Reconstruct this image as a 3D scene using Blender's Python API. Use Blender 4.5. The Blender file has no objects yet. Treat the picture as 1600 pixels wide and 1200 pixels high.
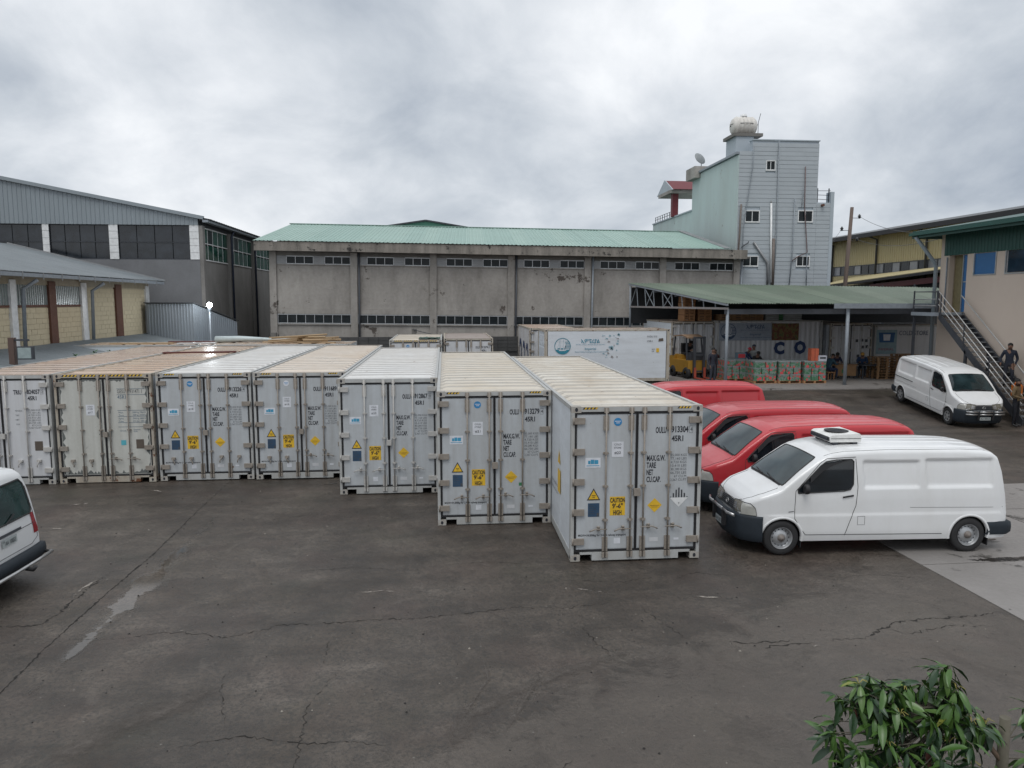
import bpy, math, random
from mathutils import Vector, Matrix, noise
random.seed(7)
R = math.radians
sc = bpy.context.scene
COL = sc.collection

# ---------------------------------------------------------------- camera
cd = bpy.data.cameras.new('camera'); cd.lens = 26.0; cd.sensor_width = 36.0
cd.clip_start = 0.05; cd.clip_end = 3000
cam = bpy.data.objects.new('camera', cd); COL.objects.link(cam)
cam.location = (0, 0, 4.8)
cam.rotation_euler = (R(90 - 6.444), 0, -0.0915)
sc.camera = cam

# ---------------------------------------------------------------- light
SUN_EL, SUN_ROT = R(62), R(200)
w = bpy.data.worlds.new('World'); sc.world = w; w.use_nodes = True
nt = w.node_tree; N = nt.nodes; LK = nt.links; N.clear()
def wn(t, **k):
    n = N.new(t)
    for a, b in k.items(): setattr(n, a, b)
    return n
def wmath(op, a, b=None, c=None):
    n = wn('ShaderNodeMath', operation=op)
    for i, v in enumerate((a, b, c)):
        if v is None: continue
        if isinstance(v, (int, float)): n.inputs[i].default_value = v
        else: LK.new(v, n.inputs[i])
    return n.outputs[0]
out = wn('ShaderNodeOutputWorld')
sky = wn('ShaderNodeTexSky', sky_type='NISHITA', sun_disc=False)
sky.sun_elevation = SUN_EL; sky.sun_rotation = SUN_ROT
bg1 = wn('ShaderNodeBackground'); bg1.inputs['Strength'].default_value = 0.08
LK.new(sky.outputs[0], bg1.inputs['Color'])
tc = wn('ShaderNodeTexCoord'); sx = wn('ShaderNodeSeparateXYZ'); LK.new(tc.outputs['Generated'], sx.inputs[0])
zz = wmath('MAXIMUM', sx.outputs[2], 0.0)
den = wmath('ADD', zz, 0.55)
cx = wn('ShaderNodeCombineXYZ')
LK.new(wmath('DIVIDE', sx.outputs[0], den), cx.inputs[0]); LK.new(wmath('DIVIDE', sx.outputs[1], den), cx.inputs[1])
def wnoise(scale, detail, rough, off, dist=0.0):
    mp = wn('ShaderNodeMapping'); mp.inputs['Location'].default_value = off
    LK.new(cx.outputs[0], mp.inputs[0])
    n = wn('ShaderNodeTexNoise'); n.inputs['Scale'].default_value = scale; n.inputs['Detail'].default_value = detail
    n.inputs['Roughness'].default_value = rough; n.inputs['Distortion'].default_value = dist
    LK.new(mp.outputs[0], n.inputs['Vector']); return n.outputs[0]
nA = wnoise(1.35, 3.0, 0.5, (3.1, 1.7, 0.0), 0.35)
nB = wnoise(4.2, 8.0, 0.58, (7.3, 2.2, 1.0), 0.25)
mixn = wmath('ADD', wmath('MULTIPLY', nA, 0.62), wmath('MULTIPLY', nB, 0.38))
# low clouds are darker in the middle heights, paler overhead and in the gap along the horizon
hz = wn('ShaderNodeValToRGB'); LK.new(zz, hz.inputs[0])
e = hz.color_ramp.elements
e[0].position = 0.0; e[0].color = (0.82,)*3 + (1,)
e[1].position = 1.0; e[1].color = (0.84,)*3 + (1,)
for p_, v_ in ((0.05, 0.76), (0.11, 0.59), (0.20, 0.55), (0.34, 0.74)):
    q = hz.color_ramp.elements.new(p_); q.color = (v_,)*3 + (1,)
val = wmath('ADD', hz.outputs[0], wmath('MULTIPLY', wmath('SUBTRACT', mixn, 0.505), 2.7))
cr = wn('ShaderNodeValToRGB'); LK.new(val, cr.inputs[0])
e = cr.color_ramp.elements
e[0].position = 0.25; e[0].color = (0.34, 0.385, 0.45, 1)
e[1].position = 1.0; e[1].color = (0.84, 0.86, 0.885, 1)
q = cr.color_ramp.elements.new(0.55); q.color = (0.52, 0.56, 0.61, 1)
q = cr.color_ramp.elements.new(0.78); q.color = (0.68, 0.71, 0.75, 1)
bg2 = wn('ShaderNodeBackground'); bg2.inputs['Strength'].default_value = 1.19
LK.new(cr.outputs[0], bg2.inputs['Color'])
mx = wn('ShaderNodeMixShader'); mx.inputs[0].default_value = 0.96
LK.new(bg1.outputs[0], mx.inputs[1]); LK.new(bg2.outputs[0], mx.inputs[2]); LK.new(mx.outputs[0], out.inputs[0])

sl = bpy.data.lights.new('sun', 'SUN'); sl.energy = 1.3; sl.angle = R(30); sl.color = (1.0, 0.98, 0.95)
sun = bpy.data.objects.new('sun', sl); COL.objects.link(sun)
d = Vector((math.sin(SUN_ROT) * math.cos(SUN_EL), math.cos(SUN_ROT) * math.cos(SUN_EL), math.sin(SUN_EL)))
sun.rotation_euler = d.to_track_quat('Z', 'Y').to_euler()
sun.location = (0, 0, 30)
sc.view_settings.view_transform = 'Standard'; sc.view_settings.look = 'None'
sc.view_settings.exposure = 0.0; sc.view_settings.gamma = 1.0; sc.view_settings.use_curve_mapping = False
sc.cycles.max_bounces = 6; sc.cycles.diffuse_bounces = 3; sc.cycles.glossy_bounces = 3
sc.cycles.caustics_reflective = False; sc.cycles.caustics_refractive = False

# ---------------------------------------------------------------- materials
MATS = {}
class NT:
    def __init__(s, name):
        s.m = bpy.data.materials.new(name); s.m.use_nodes = True
        s.t = s.m.node_tree; s.t.nodes.clear()
        s.out = s.t.nodes.new('ShaderNodeOutputMaterial'); s.b = s.t.nodes.new('ShaderNodeBsdfPrincipled')
        s.t.links.new(s.b.outputs[0], s.out.inputs[0])
    def n(s, t, **k):
        n = s.t.nodes.new(t)
        for a, b in k.items(): setattr(n, a, b)
        return n
    def l(s, a, b): s.t.links.new(a, b)
    def pos(s, scale=(1, 1, 1), obj=False, rnd=False):
        if obj: src = s.n('ShaderNodeTexCoord').outputs['Object']
        else: src = s.n('ShaderNodeNewGeometry').outputs['Position']
        mp = s.n('ShaderNodeMapping'); mp.inputs['Scale'].default_value = scale; s.l(src, mp.inputs[0])
        if rnd:
            oi = s.n('ShaderNodeObjectInfo'); mm = s.n('ShaderNodeMath', operation='MULTIPLY'); mm.inputs[1].default_value = 60
            s.l(oi.outputs['Random'], mm.inputs[0]); s.l(mm.outputs[0], mp.inputs['Location'])
        return mp.outputs[0]
    def noise(s, vec, scale, detail=4, rough=.6, dist=0):
        n = s.n('ShaderNodeTexNoise'); s.l(vec, n.inputs['Vector'])
        n.inputs['Scale'].default_value = scale; n.inputs['Detail'].default_value = detail
        n.inputs['Roughness'].default_value = rough; n.inputs['Distortion'].default_value = dist
        return n.outputs[0]
    def ramp(s, fac, stops):
        r = s.n('ShaderNodeValToRGB'); s.l(fac, r.inputs[0]); e = r.color_ramp.elements
        while len(e) < len(stops): e.new(.5)
        for q, (p, c) in zip(e, stops):
            q.position = p; q.color = (*c, 1) if isinstance(c, tuple) else (c, c, c, 1)
        return r.outputs[0]
    def mix(s, fac, a, b, mode='MIX'):
        n = s.n('ShaderNodeMix', data_type='RGBA', blend_type=mode)
        for i, v in ((0, fac), (6, a), (7, b)):
            if isinstance(v, (int, float)): n.inputs[i].default_value = v
            elif isinstance(v, tuple): n.inputs[i].default_value = (*v, 1)
            else: s.l(v, n.inputs[i])
        return n.outputs[2]
    def mth(s, op, a, b=0.0):
        n = s.n('ShaderNodeMath', operation=op)
        for i, v in enumerate((a, b)):
            if isinstance(v, (int, float)): n.inputs[i].default_value = v
            else: s.l(v, n.inputs[i])
        return n.outputs[0]
    def col(s, c):
        if isinstance(c, tuple): s.b.inputs['Base Color'].default_value = (*c, 1)
        else: s.l(c, s.b.inputs['Base Color'])
    def rough(s, r):
        if isinstance(r, (int, float)): s.b.inputs['Roughness'].default_value = r
        else: s.l(r, s.b.inputs['Roughness'])
    def bump(s, h, strength=.3, dist=.01):
        n = s.n('ShaderNodeBump'); n.inputs['Strength'].default_value = strength; n.inputs['Distance'].default_value = dist
        s.l(h, n.inputs['Height']); s.l(n.outputs[0], s.b.inputs['Normal'])

def plain(name, c, rough=.5, metal=0, var=.12, scale=6, bump=0, coat=0, emit=None):
    if name in MATS: return MATS[name]
    t = NT(name); v = t.pos()
    nz = t.noise(v, scale, 3)
    lo = tuple(x * (1 - var) for x in c); hi = tuple(min(1, x * (1 + var)) for x in c)
    t.col(t.ramp(nz, [(.3, lo), (.7, hi)])); t.rough(rough); t.b.inputs['Metallic'].default_value = metal
    if bump: t.bump(t.noise(v, scale * 8, 3), bump, .01)
    if coat: t.b.inputs['Coat Weight'].default_value = coat; t.b.inputs['Coat Roughness'].default_value = .12
    if emit: t.b.inputs['Emission Color'].default_value = (*emit[0], 1); t.b.inputs['Emission Strength'].default_value = emit[1]
    MATS[name] = t.m; return t.m

def worn(name, c, dirt, amt=.5, streak=(3, 3, .5), rough=(.4, .7), scale=1.2, spots=None, bump=.15, rnd=False, coat=0, metal=0, fine=14):
    """paint or cladding with stains that run along one axis and blotches of their own shape"""
    if name in MATS: return MATS[name]
    t = NT(name); v = t.pos(streak, rnd=rnd); v2 = t.pos(rnd=rnd)
    st = t.noise(v, scale, 6, .65, .2); fn = t.noise(v2, fine, 4, .7)
    k = t.mth('ADD', t.mth('MULTIPLY', st, .75), t.mth('MULTIPLY', fn, .25))
    f = t.ramp(k, [(.5 - .25 * amt, 0.0), (.5 + .28, min(1, amt * 1.3))])
    c1 = t.mix(f, c, dirt)
    big = t.noise(v2, .35, 2)
    c1 = t.mix(t.ramp(big, [(.35, 0.0), (.7, .22)]), c1, tuple(x * .8 for x in c))
    if spots:
        sp = t.noise(v2, spots[1], 5, .7)
        c1 = t.mix(t.ramp(sp, [(spots[2], 0.0), (spots[2] + .04, 1.0)]), c1, spots[0])
    t.col(c1); t.rough(t.ramp(fn, [(.3, rough[0]), (.7, rough[1])]))
    if bump: t.bump(fn, bump, .008)
    t.b.inputs['Metallic'].default_value = metal
    if coat: t.b.inputs['Coat Weight'].default_value = coat
    MATS[name] = t.m; return t.m

def glass(name, c=(.02,.03,.03), rough=.06, spec=.6):
    if name in MATS: return MATS[name]
    t = NT(name); v = t.pos()
    t.col(t.ramp(t.noise(v, 1.6, 3), [(.35, tuple(x * .6 for x in c)), (.7, tuple(x * 1.5 for x in c))])); t.rough(rough)
    t.b.inputs['Specular IOR Level'].default_value = spec
    MATS[name] = t.m; return t.m

# ---------------------------------------------------------------- mesh helpers
class M:
    def __init__(s): s.v = []; s.f = []; s.mi = []; s.sm = []
    def add(s, vs, fs, mi=0, smooth=False):
        o = len(s.v); s.v += [tuple(p) for p in vs]
        for f in fs: s.f.append(tuple(o + i for i in f)); s.mi.append(mi); s.sm.append(smooth)
        return s
    def box(s, x0, x1, y0, y1, z0, z1, mi=0):
        if x0 > x1: x0, x1 = x1, x0
        if y0 > y1: y0, y1 = y1, y0
        if z0 > z1: z0, z1 = z1, z0
        return s.add([(x0,y0,z0),(x1,y0,z0),(x1,y1,z0),(x0,y1,z0),(x0,y0,z1),(x1,y0,z1),(x1,y1,z1),(x0,y1,z1)],
                     [(0,3,2,1),(4,5,6,7),(0,1,5,4),(1,2,6,5),(2,3,7,6),(3,0,4,7)], mi)
    def bar(s, p, q, a, b=None, mi=0):
        b = a if b is None else b
        p, q = Vector(p), Vector(q); d = (q - p).normalized()
        up = Vector((0, 0, 1)) if abs(d.z) < .98 else Vector((0, 1, 0))
        x = d.cross(up).normalized(); y = x.cross(d).normalized()
        vs = [c + x * (i * a / 2) + y * (j * b / 2) for c in (p, q) for i, j in ((-1,-1),(1,-1),(1,1),(-1,1))]
        return s.add(vs, [(0,1,2,3),(7,6,5,4),(0,4,5,1),(1,5,6,2),(2,6,7,3),(3,7,4,0)], mi)
    def tube(s, pts, r, n=8, mi=0, cap=True):
        pts = [Vector(p) for p in pts]; rr = r if isinstance(r, (list, tuple)) else [r] * len(pts)
        o = len(s.v); x = None
        for i, p in enumerate(pts):
            d = (pts[min(i + 1, len(pts) - 1)] - pts[max(i - 1, 0)]).normalized()
            if x is None:
                up = Vector((0, 0, 1)) if abs(d.z) < .9 else Vector((0, 1, 0)); x = d.cross(up).normalized()
            else: x = (x - d * x.dot(d)).normalized()
            y = d.cross(x)
            for k in range(n):
                a = 2 * math.pi * k / n; s.v.append(tuple(p + (x * math.cos(a) + y * math.sin(a)) * rr[i]))
        for i in range(len(pts) - 1):
            for k in range(n):
                a, b = o + i * n + k, o + i * n + (k + 1) % n
                s.f.append((a, a + n, b + n, b)); s.mi.append(mi); s.sm.append(True)
        if cap:
            s.f.append(tuple(o + k for k in range(n))); s.mi.append(mi); s.sm.append(False)
            e = o + (len(pts) - 1) * n
            s.f.append(tuple(e + n - 1 - k for k in range(n))); s.mi.append(mi); s.sm.append(False)
        return s
    def lathe(s, prof, c=(0, 0, 0), axis='y', n=24, mi=0, close=False):
        """prof: list of (radius, along)"""
        o = len(s.v); c = Vector(c)
        for r, h in prof:
            for k in range(n):
                a = 2 * math.pi * k / n; u, v = r * math.cos(a), r * math.sin(a)
                p = {'y': (u, h, v), 'z': (u, v, h), 'x': (h, u, v)}[axis]
                s.v.append(tuple(c + Vector(p)))
        for i in range(len(prof) - 1):
            for k in range(n):
                a, b = o + i * n + k, o + i * n + (k + 1) % n
                s.f.append((a, b, b + n, a + n)); s.mi.append(mi); s.sm.append(True)
        return s
    def grid(s, rows, mi=0, smooth=True, closed=False):
        o = len(s.v); nx = len(rows[0])
        for r in rows: s.v += [tuple(p) for p in r]
        for i in range(len(rows) - 1):
            for k in range(nx - (0 if closed else 1)):
                a, b = o + i * nx + k, o + i * nx + (k + 1) % nx
                s.f.append((a, b, b + nx, a + nx)); s.mi.append(mi); s.sm.append(smooth)
        return s
    def poly(s, pts, mi=0): return s.add(pts, [tuple(range(len(pts)))], mi)
    def prism(s, pts, vec, mi=0):
        """closed polygon swept along vec"""
        n = len(pts); vec = Vector(vec); a = [Vector(p) for p in pts]; b = [p + vec for p in a]
        return s.add(a + b, [tuple(range(n))[::-1], tuple(range(n, 2 * n))] + [(i, (i + 1) % n, n + (i + 1) % n, n + i) for i in range(n)], mi)
    def mesh(s, name):
        me = bpy.data.meshes.new(name); me.from_pydata(s.v, [], s.f)
        me.polygons.foreach_set('material_index', s.mi); me.polygons.foreach_set('use_smooth', s.sm)
        me.update(); return me

CACHE = {}
def put(name, m, mats, parent=None, loc=(0, 0, 0), rot=(0, 0, 0), label=None, kind=None, key=None, scale=None, fix=True):
    """link one mesh object; KEY shares mesh data between alike pieces"""
    if key and key in CACHE: me = CACHE[key]
    else:
        if callable(m): m = m()
        me = m if isinstance(m, bpy.types.Mesh) else m.mesh(name)
        if not isinstance(mats, (list, tuple)): mats = [mats]
        if not len(me.materials):
            for q in mats: me.materials.append(q)
        if key: CACHE[key] = me
    o = bpy.data.objects.new(name, me); COL.objects.link(o)
    if key and mats:
        ml = mats if isinstance(mats, (list, tuple)) else [mats]
        for i, q in enumerate(ml):
            if i < len(o.material_slots) and o.material_slots[i].material is not q:
                o.material_slots[i].link = 'OBJECT'; o.material_slots[i].material = q
    o.location = loc; o.rotation_euler = rot
    if scale: o.scale = scale
    if parent: o.parent = parent
    if label: o['label'] = label
    if kind: o['kind'] = kind
    return o
def thing(name, label, cat, loc=(0, 0, 0), rot=(0, 0, 0), group=None):
    o = bpy.data.objects.new(name, None); COL.objects.link(o); o.empty_display_size = .2
    o.location = loc; o.rotation_euler = rot; o['label'] = label; o['category'] = cat
    if group: o['group'] = group
    return o
def tag(o, label, cat, group=None):
    o['label'] = label; o['category'] = cat
    if group: o['group'] = group
    return o
def kids(o): return [c for c in ALLKIDS.get(o.name, [])]
def copy_tree(o, parent=None, kmap=None):
    if kmap is None:
        kmap = {}
        for x in COL.objects:
            if x.parent: kmap.setdefault(x.parent.name, []).append(x)
    c = o.copy(); COL.objects.link(c)
    if parent: c.parent = parent
    for ch in kmap.get(o.name, []): copy_tree(ch, c, kmap)
    return c

FONT = {}
def text_mesh(s, h, width=None, align='L', bold=0.0):
    """lettering lying in the XZ plane, facing -Y; h = cap height; origin at the lower left"""
    k = ('txt', s, h, width, align, bold)
    if k in CACHE: return CACHE[k]
    cu = bpy.data.curves.new('lettering', 'FONT'); cu.body = s; cu.resolution_u = 2; cu.size = 1; cu.offset = bold
    ob = bpy.data.objects.new('tmp', cu); COL.objects.link(ob)
    bpy.context.view_layer.update()
    me = bpy.data.meshes.new_from_object(ob); bpy.data.objects.remove(ob)
    xs = [v.co.x for v in me.vertices] or [0, 1]; ys = [v.co.y for v in me.vertices] or [0, 1]
    sy = h / max(.3, .73); sxx = sy if width is None else width / max(1e-3, max(xs) - min(xs))
    off = min(xs) if align == 'L' else (min(xs) + max(xs)) / 2 if align == 'C' else max(xs)
    for v in me.vertices: v.co = ((v.co.x - off) * sxx, 0, v.co.y * sy)
    me.update(); CACHE[k] = me; me.materials.clear(); return me
def text(s, h, mat, parent, loc, width=None, align='L', rot=(0, 0, 0), name='lettering', bold=0.0):
    me = text_mesh(s, h, width, align, bold)
    o = bpy.data.objects.new(name, me); COL.objects.link(o)
    if not len(me.materials): me.materials.append(mat)
    o.material_slots[0].link = 'OBJECT'; o.material_slots[0].material = mat
    o.location = loc; o.rotation_euler = rot; o.parent = parent; return o

def ss(a, b, x):
    t = max(0., min(1., (x - a) / (b - a))); return t * t * (3 - 2 * t)
def ground_z(u, v):
    return .72 * ss(26.5, 34.5, v) * ss(2.7, 5.2, u)
# ---------------------------------------------------------------- shared materials
concrete = worn('concrete_wall', (.42,.395,.365), (.13,.12,.108), .8, (1,1,.4), (.75,.92), .75, ((.09,.075,.065), .9, .62), .3, fine=5)
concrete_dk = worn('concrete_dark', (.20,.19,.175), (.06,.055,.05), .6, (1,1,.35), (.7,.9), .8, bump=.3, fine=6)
fascia_m = worn('fascia_concrete', (.33,.30,.265), (.05,.045,.04), .85, (2.2,1,.35), (.75,.92), 1.0, ((.035,.032,.03), 1.6, .60), .3)
block_dk = worn('dark_block', (.075,.075,.075), (.03,.03,.03), .5, (1,1,1), (.8,.95), 2)
black_rub = plain('black_rubber', (.018,.018,.02), .6)
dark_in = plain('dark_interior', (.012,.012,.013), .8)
glass_dk = glass('dark_glass', (.014,.019,.022), .12, .22)
glass_gr = glass('green_glass', (.012,.07,.05))
alu = plain('aluminium', (.42,.43,.44), .4, .6)
galv = worn('galvanised', (.30,.31,.32), (.16,.14,.12), .4, (1,1,.4), (.4,.6), 2, metal=.3)
steel_dk = plain('dark_steel', (.05,.055,.065), .5)
steel_grey = plain('grey_painted_steel', (.24,.27,.30), .5)
wood = worn('pallet_wood', (.34,.20,.10), (.12,.07,.04), .5, (1,1,1), (.7,.9), 3, rnd=True)
wood_or = worn('orange_wood', (.40,.21,.10), (.22,.11,.05), .4, (1,1,1), (.7,.9), 3, rnd=True)
white_pt = plain('white_paint', (.72,.73,.73), .4)

# ---------------------------------------------------------------- ground
def ground_mat():
    t = NT('yard_concrete'); v = t.pos(); g = t.n('ShaderNodeSeparateXYZ'); t.l(v, g.inputs[0])
    big = t.noise(v, .22, 5, .6, .6); mid = t.noise(v, 1.3, 7, .68, .4); fine = t.noise(v, 22, 5, .75); pit = t.noise(v, 9, 6, .8)
    vs = t.pos((.35, 1.6, 1)); strk = t.noise(vs, .9, 6, .65, .5)
    k = t.mth('ADD', t.mth('ADD', t.mth('MULTIPLY', big, .35), t.mth('MULTIPLY', mid, .35)), t.mth('MULTIPLY', strk, .30))
    c = t.ramp(k, [(.38, (.032,.026,.021)), (.47, (.061,.050,.041)), (.54, (.092,.076,.062)), (.64, (.155,.131,.110))])
    c = t.mix(t.ramp(fine, [(.38, .8), (.55, 0.0)]), c, (.03,.028,.025))
    # reddish and greenish mineral staining
    tint = t.noise(v, .6, 3); c = t.mix(t.ramp(tint, [(.5, 0.0), (.75, .30)]), c, (.10,.066,.055))
    tint2 = t.noise(t.pos((1, 1, 5)), .45, 3); c = t.mix(t.ramp(tint2, [(.55, 0.0), (.75, .25)]), c, (.055,.06,.04))
    # rough broken surface near the viewer's side of the yard
    rgh = t.mth('ADD', t.mth('MULTIPLY', t.mth('SUBTRACT', g.outputs[0], 1.2), .35), t.mth('MULTIPLY', t.mth('SUBTRACT', 9.2, g.outputs[1]), .55))
    rgh = t.mth('ADD', rgh, t.mth('MULTIPLY', t.mth('SUBTRACT', mid, .5), 2.2))
    rm = t.ramp(rgh, [(.35, 0.0), (.65, 1.0)])
    holes = t.ramp(pit, [(.50, 0.0), (.60, 1.0)])
    c = t.mix(t.mth('MULTIPLY', rm, .42), c, (.15,.13,.112))
    c = t.mix(t.mth('MULTIPLY', t.mth('MULTIPLY', rm, t.ramp(pit, [(.30, 1.0), (.42, 0.0)])), .8), c, (.022,.02,.018))
    # ragged stains and worn islands with edges of their own
    pa = t.noise(v, .8, 8, .72, 1.2); c = t.mix(t.ramp(pa, [(.54, 0.0), (.60, .30)]), c, (.034,.028,.023))
    pb = t.noise(t.pos((1.3, .8, 3)), 1.1, 8, .75, .8); c = t.mix(t.ramp(pb, [(.60, 0.0), (.66, .28)]), c, (.15,.13,.11))
    # small white chips
    chip = t.n('ShaderNodeTexVoronoi'); chip.inputs['Scale'].default_value = 3.2; t.l(v, chip.inputs['Vector'])
    c = t.mix(t.ramp(chip.outputs['Distance'], [(.02, .7), (.05, 0.0)]), c, (.22,.21,.19))
    # dark oil
    oil = t.noise(v, .55, 4, .6, 1.0); c = t.mix(t.ramp(oil, [(.62, 0.0), (.72, .45)]), c, (.028,.026,.025))
    t.col(c)
    wet = t.noise(v, .5, 5, .6, .8)
    pud = t.mth('ADD', t.mth('MULTIPLY', t.mth('ABSOLUTE', t.mth('ADD', g.outputs[0], 5.12)), 1.9), t.mth('MULTIPLY', t.mth('ABSOLUTE', t.mth('SUBTRACT', g.outputs[1], 12.6)), .15))
    pud = t.mth('ADD', pud, t.mth('MULTIPLY', t.mth('SUBTRACT', mid, .5), 1.4))
    pm = t.ramp(pud, [(.35, 1.0), (.62, 0.0)])
    ro = t.ramp(t.mth('ADD', t.mth('MULTIPLY', wet, .7), t.mth('MULTIPLY', fine, .3)), [(.36, .30), (.50, .46), (.62, .72)])
    t.rough(t.mix(pm, ro, (.10,.10,.10)))
    h = t.mth('ADD', t.mth('MULTIPLY', fine, .4), t.mth('MULTIPLY', t.mth('MULTIPLY', rm, pit), 1.3))
    h = t.mth('ADD', h, t.mth('MULTIPLY', t.noise(v, 4.0, 6, .7), .9)); h = t.mth('MULTIPLY', h, t.mth('SUBTRACT', 1.0, pm)); t.bump(h, 1.0, .03)
    return t.m
GM = ground_mat()
def lines(a, b, n): return [a + (b - a) * i / n for i in range(n)]
us = [-900, -300, -120, -60] + lines(-30, 12, 84) + lines(12, 44, 32) + [44, 60, 120, 300, 900]
vs_ = [-300, -60, -20, -5] + lines(0, 30, 60) + lines(30, 60, 40) + [60, 90, 160, 400, 1500]
m = M(); m.grid([[(u, v, ground_z(u, v) + .018 * noise.noise((u * .35, v * .35, 0)) - .018) for u in us] for v in vs_][::-1])
m.f = [f[::-1] for f in m.f]
ground = put('yard_ground', m, GM, kind='structure')

crack_m = plain('crack_dark', (.016,.014,.012), .9, var=.5, scale=3)  # flat dark colour of the crack ribbons
def alpha_patch_mat(name, c, thr, sc_=3.5, soft=.06):
    t = NT(name); v = t.pos(); nz = t.noise(v, sc_, 6, .75)
    t.col(t.ramp(t.noise(v, 9, 4), [(.3, tuple(x * .7 for x in c)), (.7, c)])); t.rough(.8)
    uvn = t.n('ShaderNodeAttribute'); uvn.attribute_name = 'edge'
    a = t.mth('SUBTRACT', t.mth('ADD', nz, t.mth('MULTIPLY', uvn.outputs['Fac'], .55)), .55)
    t.l(t.ramp(a, [(thr, 0.0), (thr + soft, 1.0)]), t.b.inputs['Alpha']); return t.m
spall_m = alpha_patch_mat('pale_spalling', (.30,.27,.24), .46)
band_m = alpha_patch_mat('worn_trowel_band', (.115,.10,.088), .24, 2.6, .4)
def jag(pts, step=.12, amp=.05, seed=0):
    rnd = random.Random(seed); out = []
    for a, b in zip(pts, pts[1:]):
        a, b = Vector((*a, 0)), Vector((*b, 0)); n = max(1, int((b - a).length / step)); d = (b - a).normalized(); s_ = Vector((-d.y, d.x, 0))
        for i in range(n): out.append(a.lerp(b, i / n) + s_ * rnd.uniform(-amp, amp) + d * rnd.uniform(-step * .3, step * .3))
    out.append(Vector((*pts[-1], 0))); return out
def ribbon(name, pts, wid, mat, seed, z=.004, amp=.05, step=.12, taper=True, soft=False):
    rnd = random.Random(seed + 99); c = jag(pts, step, amp, seed); rows = []; n = len(c); ed = []
    for i, p in enumerate(c):
        d = (c[min(i + 1, n - 1)] - c[max(i - 1, 0)]).normalized(); s_ = Vector((-d.y, d.x, 0))
        w_ = wid * rnd.choice((.15, .4, .7, 1.0, 1.9)) if not soft else wid * rnd.uniform(.8, 1.2)
        if taper: w_ *= min(1, .25 + 3 * min(i, n - 1 - i) / n)
        ks = (-1, -.5, 0, .5, 1) if soft else (-1, 1)
        row = []
        for k in ks:
            q = p + s_ * w_ / 2 * k; zz_ = ground_z(q.x, q.y) + .018 * noise.noise((q.x * .35, q.y * .35, 0)) - .018 + z
            row.append((q.x, q.y, zz_)); ed.append((1 - abs(k)) * min(1, 4 * min(i, n - 1 - i) / n))
        rows.append(row)
    m = M(); m.grid(rows, smooth=False); m.f = [f[::-1] for f in m.f]
    me = m.mesh(name); at = me.attributes.new('edge', 'FLOAT', 'POINT'); at.data.foreach_set('value', ed)
    return put(name, me, mat, ground)
CR = [
 ([(-5.45,4.5),(-5.5,9.2),(-5.58,10.4),(-5.6,12),(-5.57,14.2),(-5.7,17.3),(-5.75,19.9)], .045, .02),
 ([(-9.5,10.9),(-7.5,11.2),(-6.61,11.16),(-6.08,11.17),(-5.99,11.55),(-6.0,12.39),(-5.97,13.26),(-5.88,13.57)], .05, .05),
 ([(-5.4,10.63),(-4.56,10.59),(-4.17,10.74),(-3.5,10.61),(-3.24,10.49),(-2.79,10.65),(-2.46,10.84),(-1.71,10.84),(-1.24,10.89),(-.57,10.89),(.21,10.98),(1.02,11.15),(1.9,11.05),(2.6,11.2)], .028, .05),
 ([(-2.94,7.84),(-2.27,7.98),(-1.61,7.77),(-.98,7.76),(-.63,7.62)], .018, .04),
 ([(-1.41,9.39),(-1.68,8.56),(-1.61,7.77),(-1.59,7.0)], .014, .04),
 ([(2.05,10.89),(2.02,10.21),(2.12,9.8),(2.26,9.31)], .022, .05),
 ([(3.07,10.91),(3.25,10.32),(3.42,9.82)], .018, .04),
 ([(4.0,9.72),(4.35,9.65),(4.93,9.68)], .05, .05), ([(4.4,9.5),(4.9,9.6),(5.2,9.55)], .04, .05),
 ([(5.38,9.64),(5.96,9.64),(6.42,9.92),(6.74,10.11),(7.3,10.17),(7.93,10.18),(8.54,10.29)], .05, .05),
 ([(6.42,9.92),(6.7,9.7),(7.4,9.9),(8.1,9.85)], .018, .06),
 ([(8.86,11.6),(9.0,11.35),(9.35,11.3)], .03, .03),
 ([(-2.49,13.1),(-1.71,13.19),(-.89,13.02)], .016, .03), ([(.03,13.19),(.74,13.26),(1.55,13.05)], .014, .03),
 ([(3.89,12.05),(4.34,12.38),(4.98,12.19)], .022, .05), ([(2.0,12.2),(3.0,12.05),(3.9,12.3)], .012, .04),
 ([(-2.55,8.23),(-2.84,9.11),(-2.86,9.61)], .012, .04), ([(-1.63,9.58),(-1.67,10.24)], .012, .04),
 ([(6.3,12.1),(6.9,11.9),(7.5,12.0),(8.4,11.7)], .012, .04), ([(.1,7.0),(.3,6.7),(.8,6.8),(1.3,7.2)], .03, .04),
 ([(-4.9,16.6),(-3.9,16.3),(-2.9,16.7),(-2.2,16.4)], .012, .04), ([(-5.5,8.6),(-6.3,8.0),(-7.5,7.6)], .014, .05),
 ([(12.6,19.8),(13.4,19.2),(14.0,19.6),(15.1,18.4)], .05, .08), ([(11.0,21.0),(12.4,21.6),(14.4,21.1)], .035, .08),
]
for i, (p_, w_, a_) in enumerate(CR): ribbon('crack', p_, w_ * .5, crack_m, i, amp=a_ * .7, step=.045)
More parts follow.
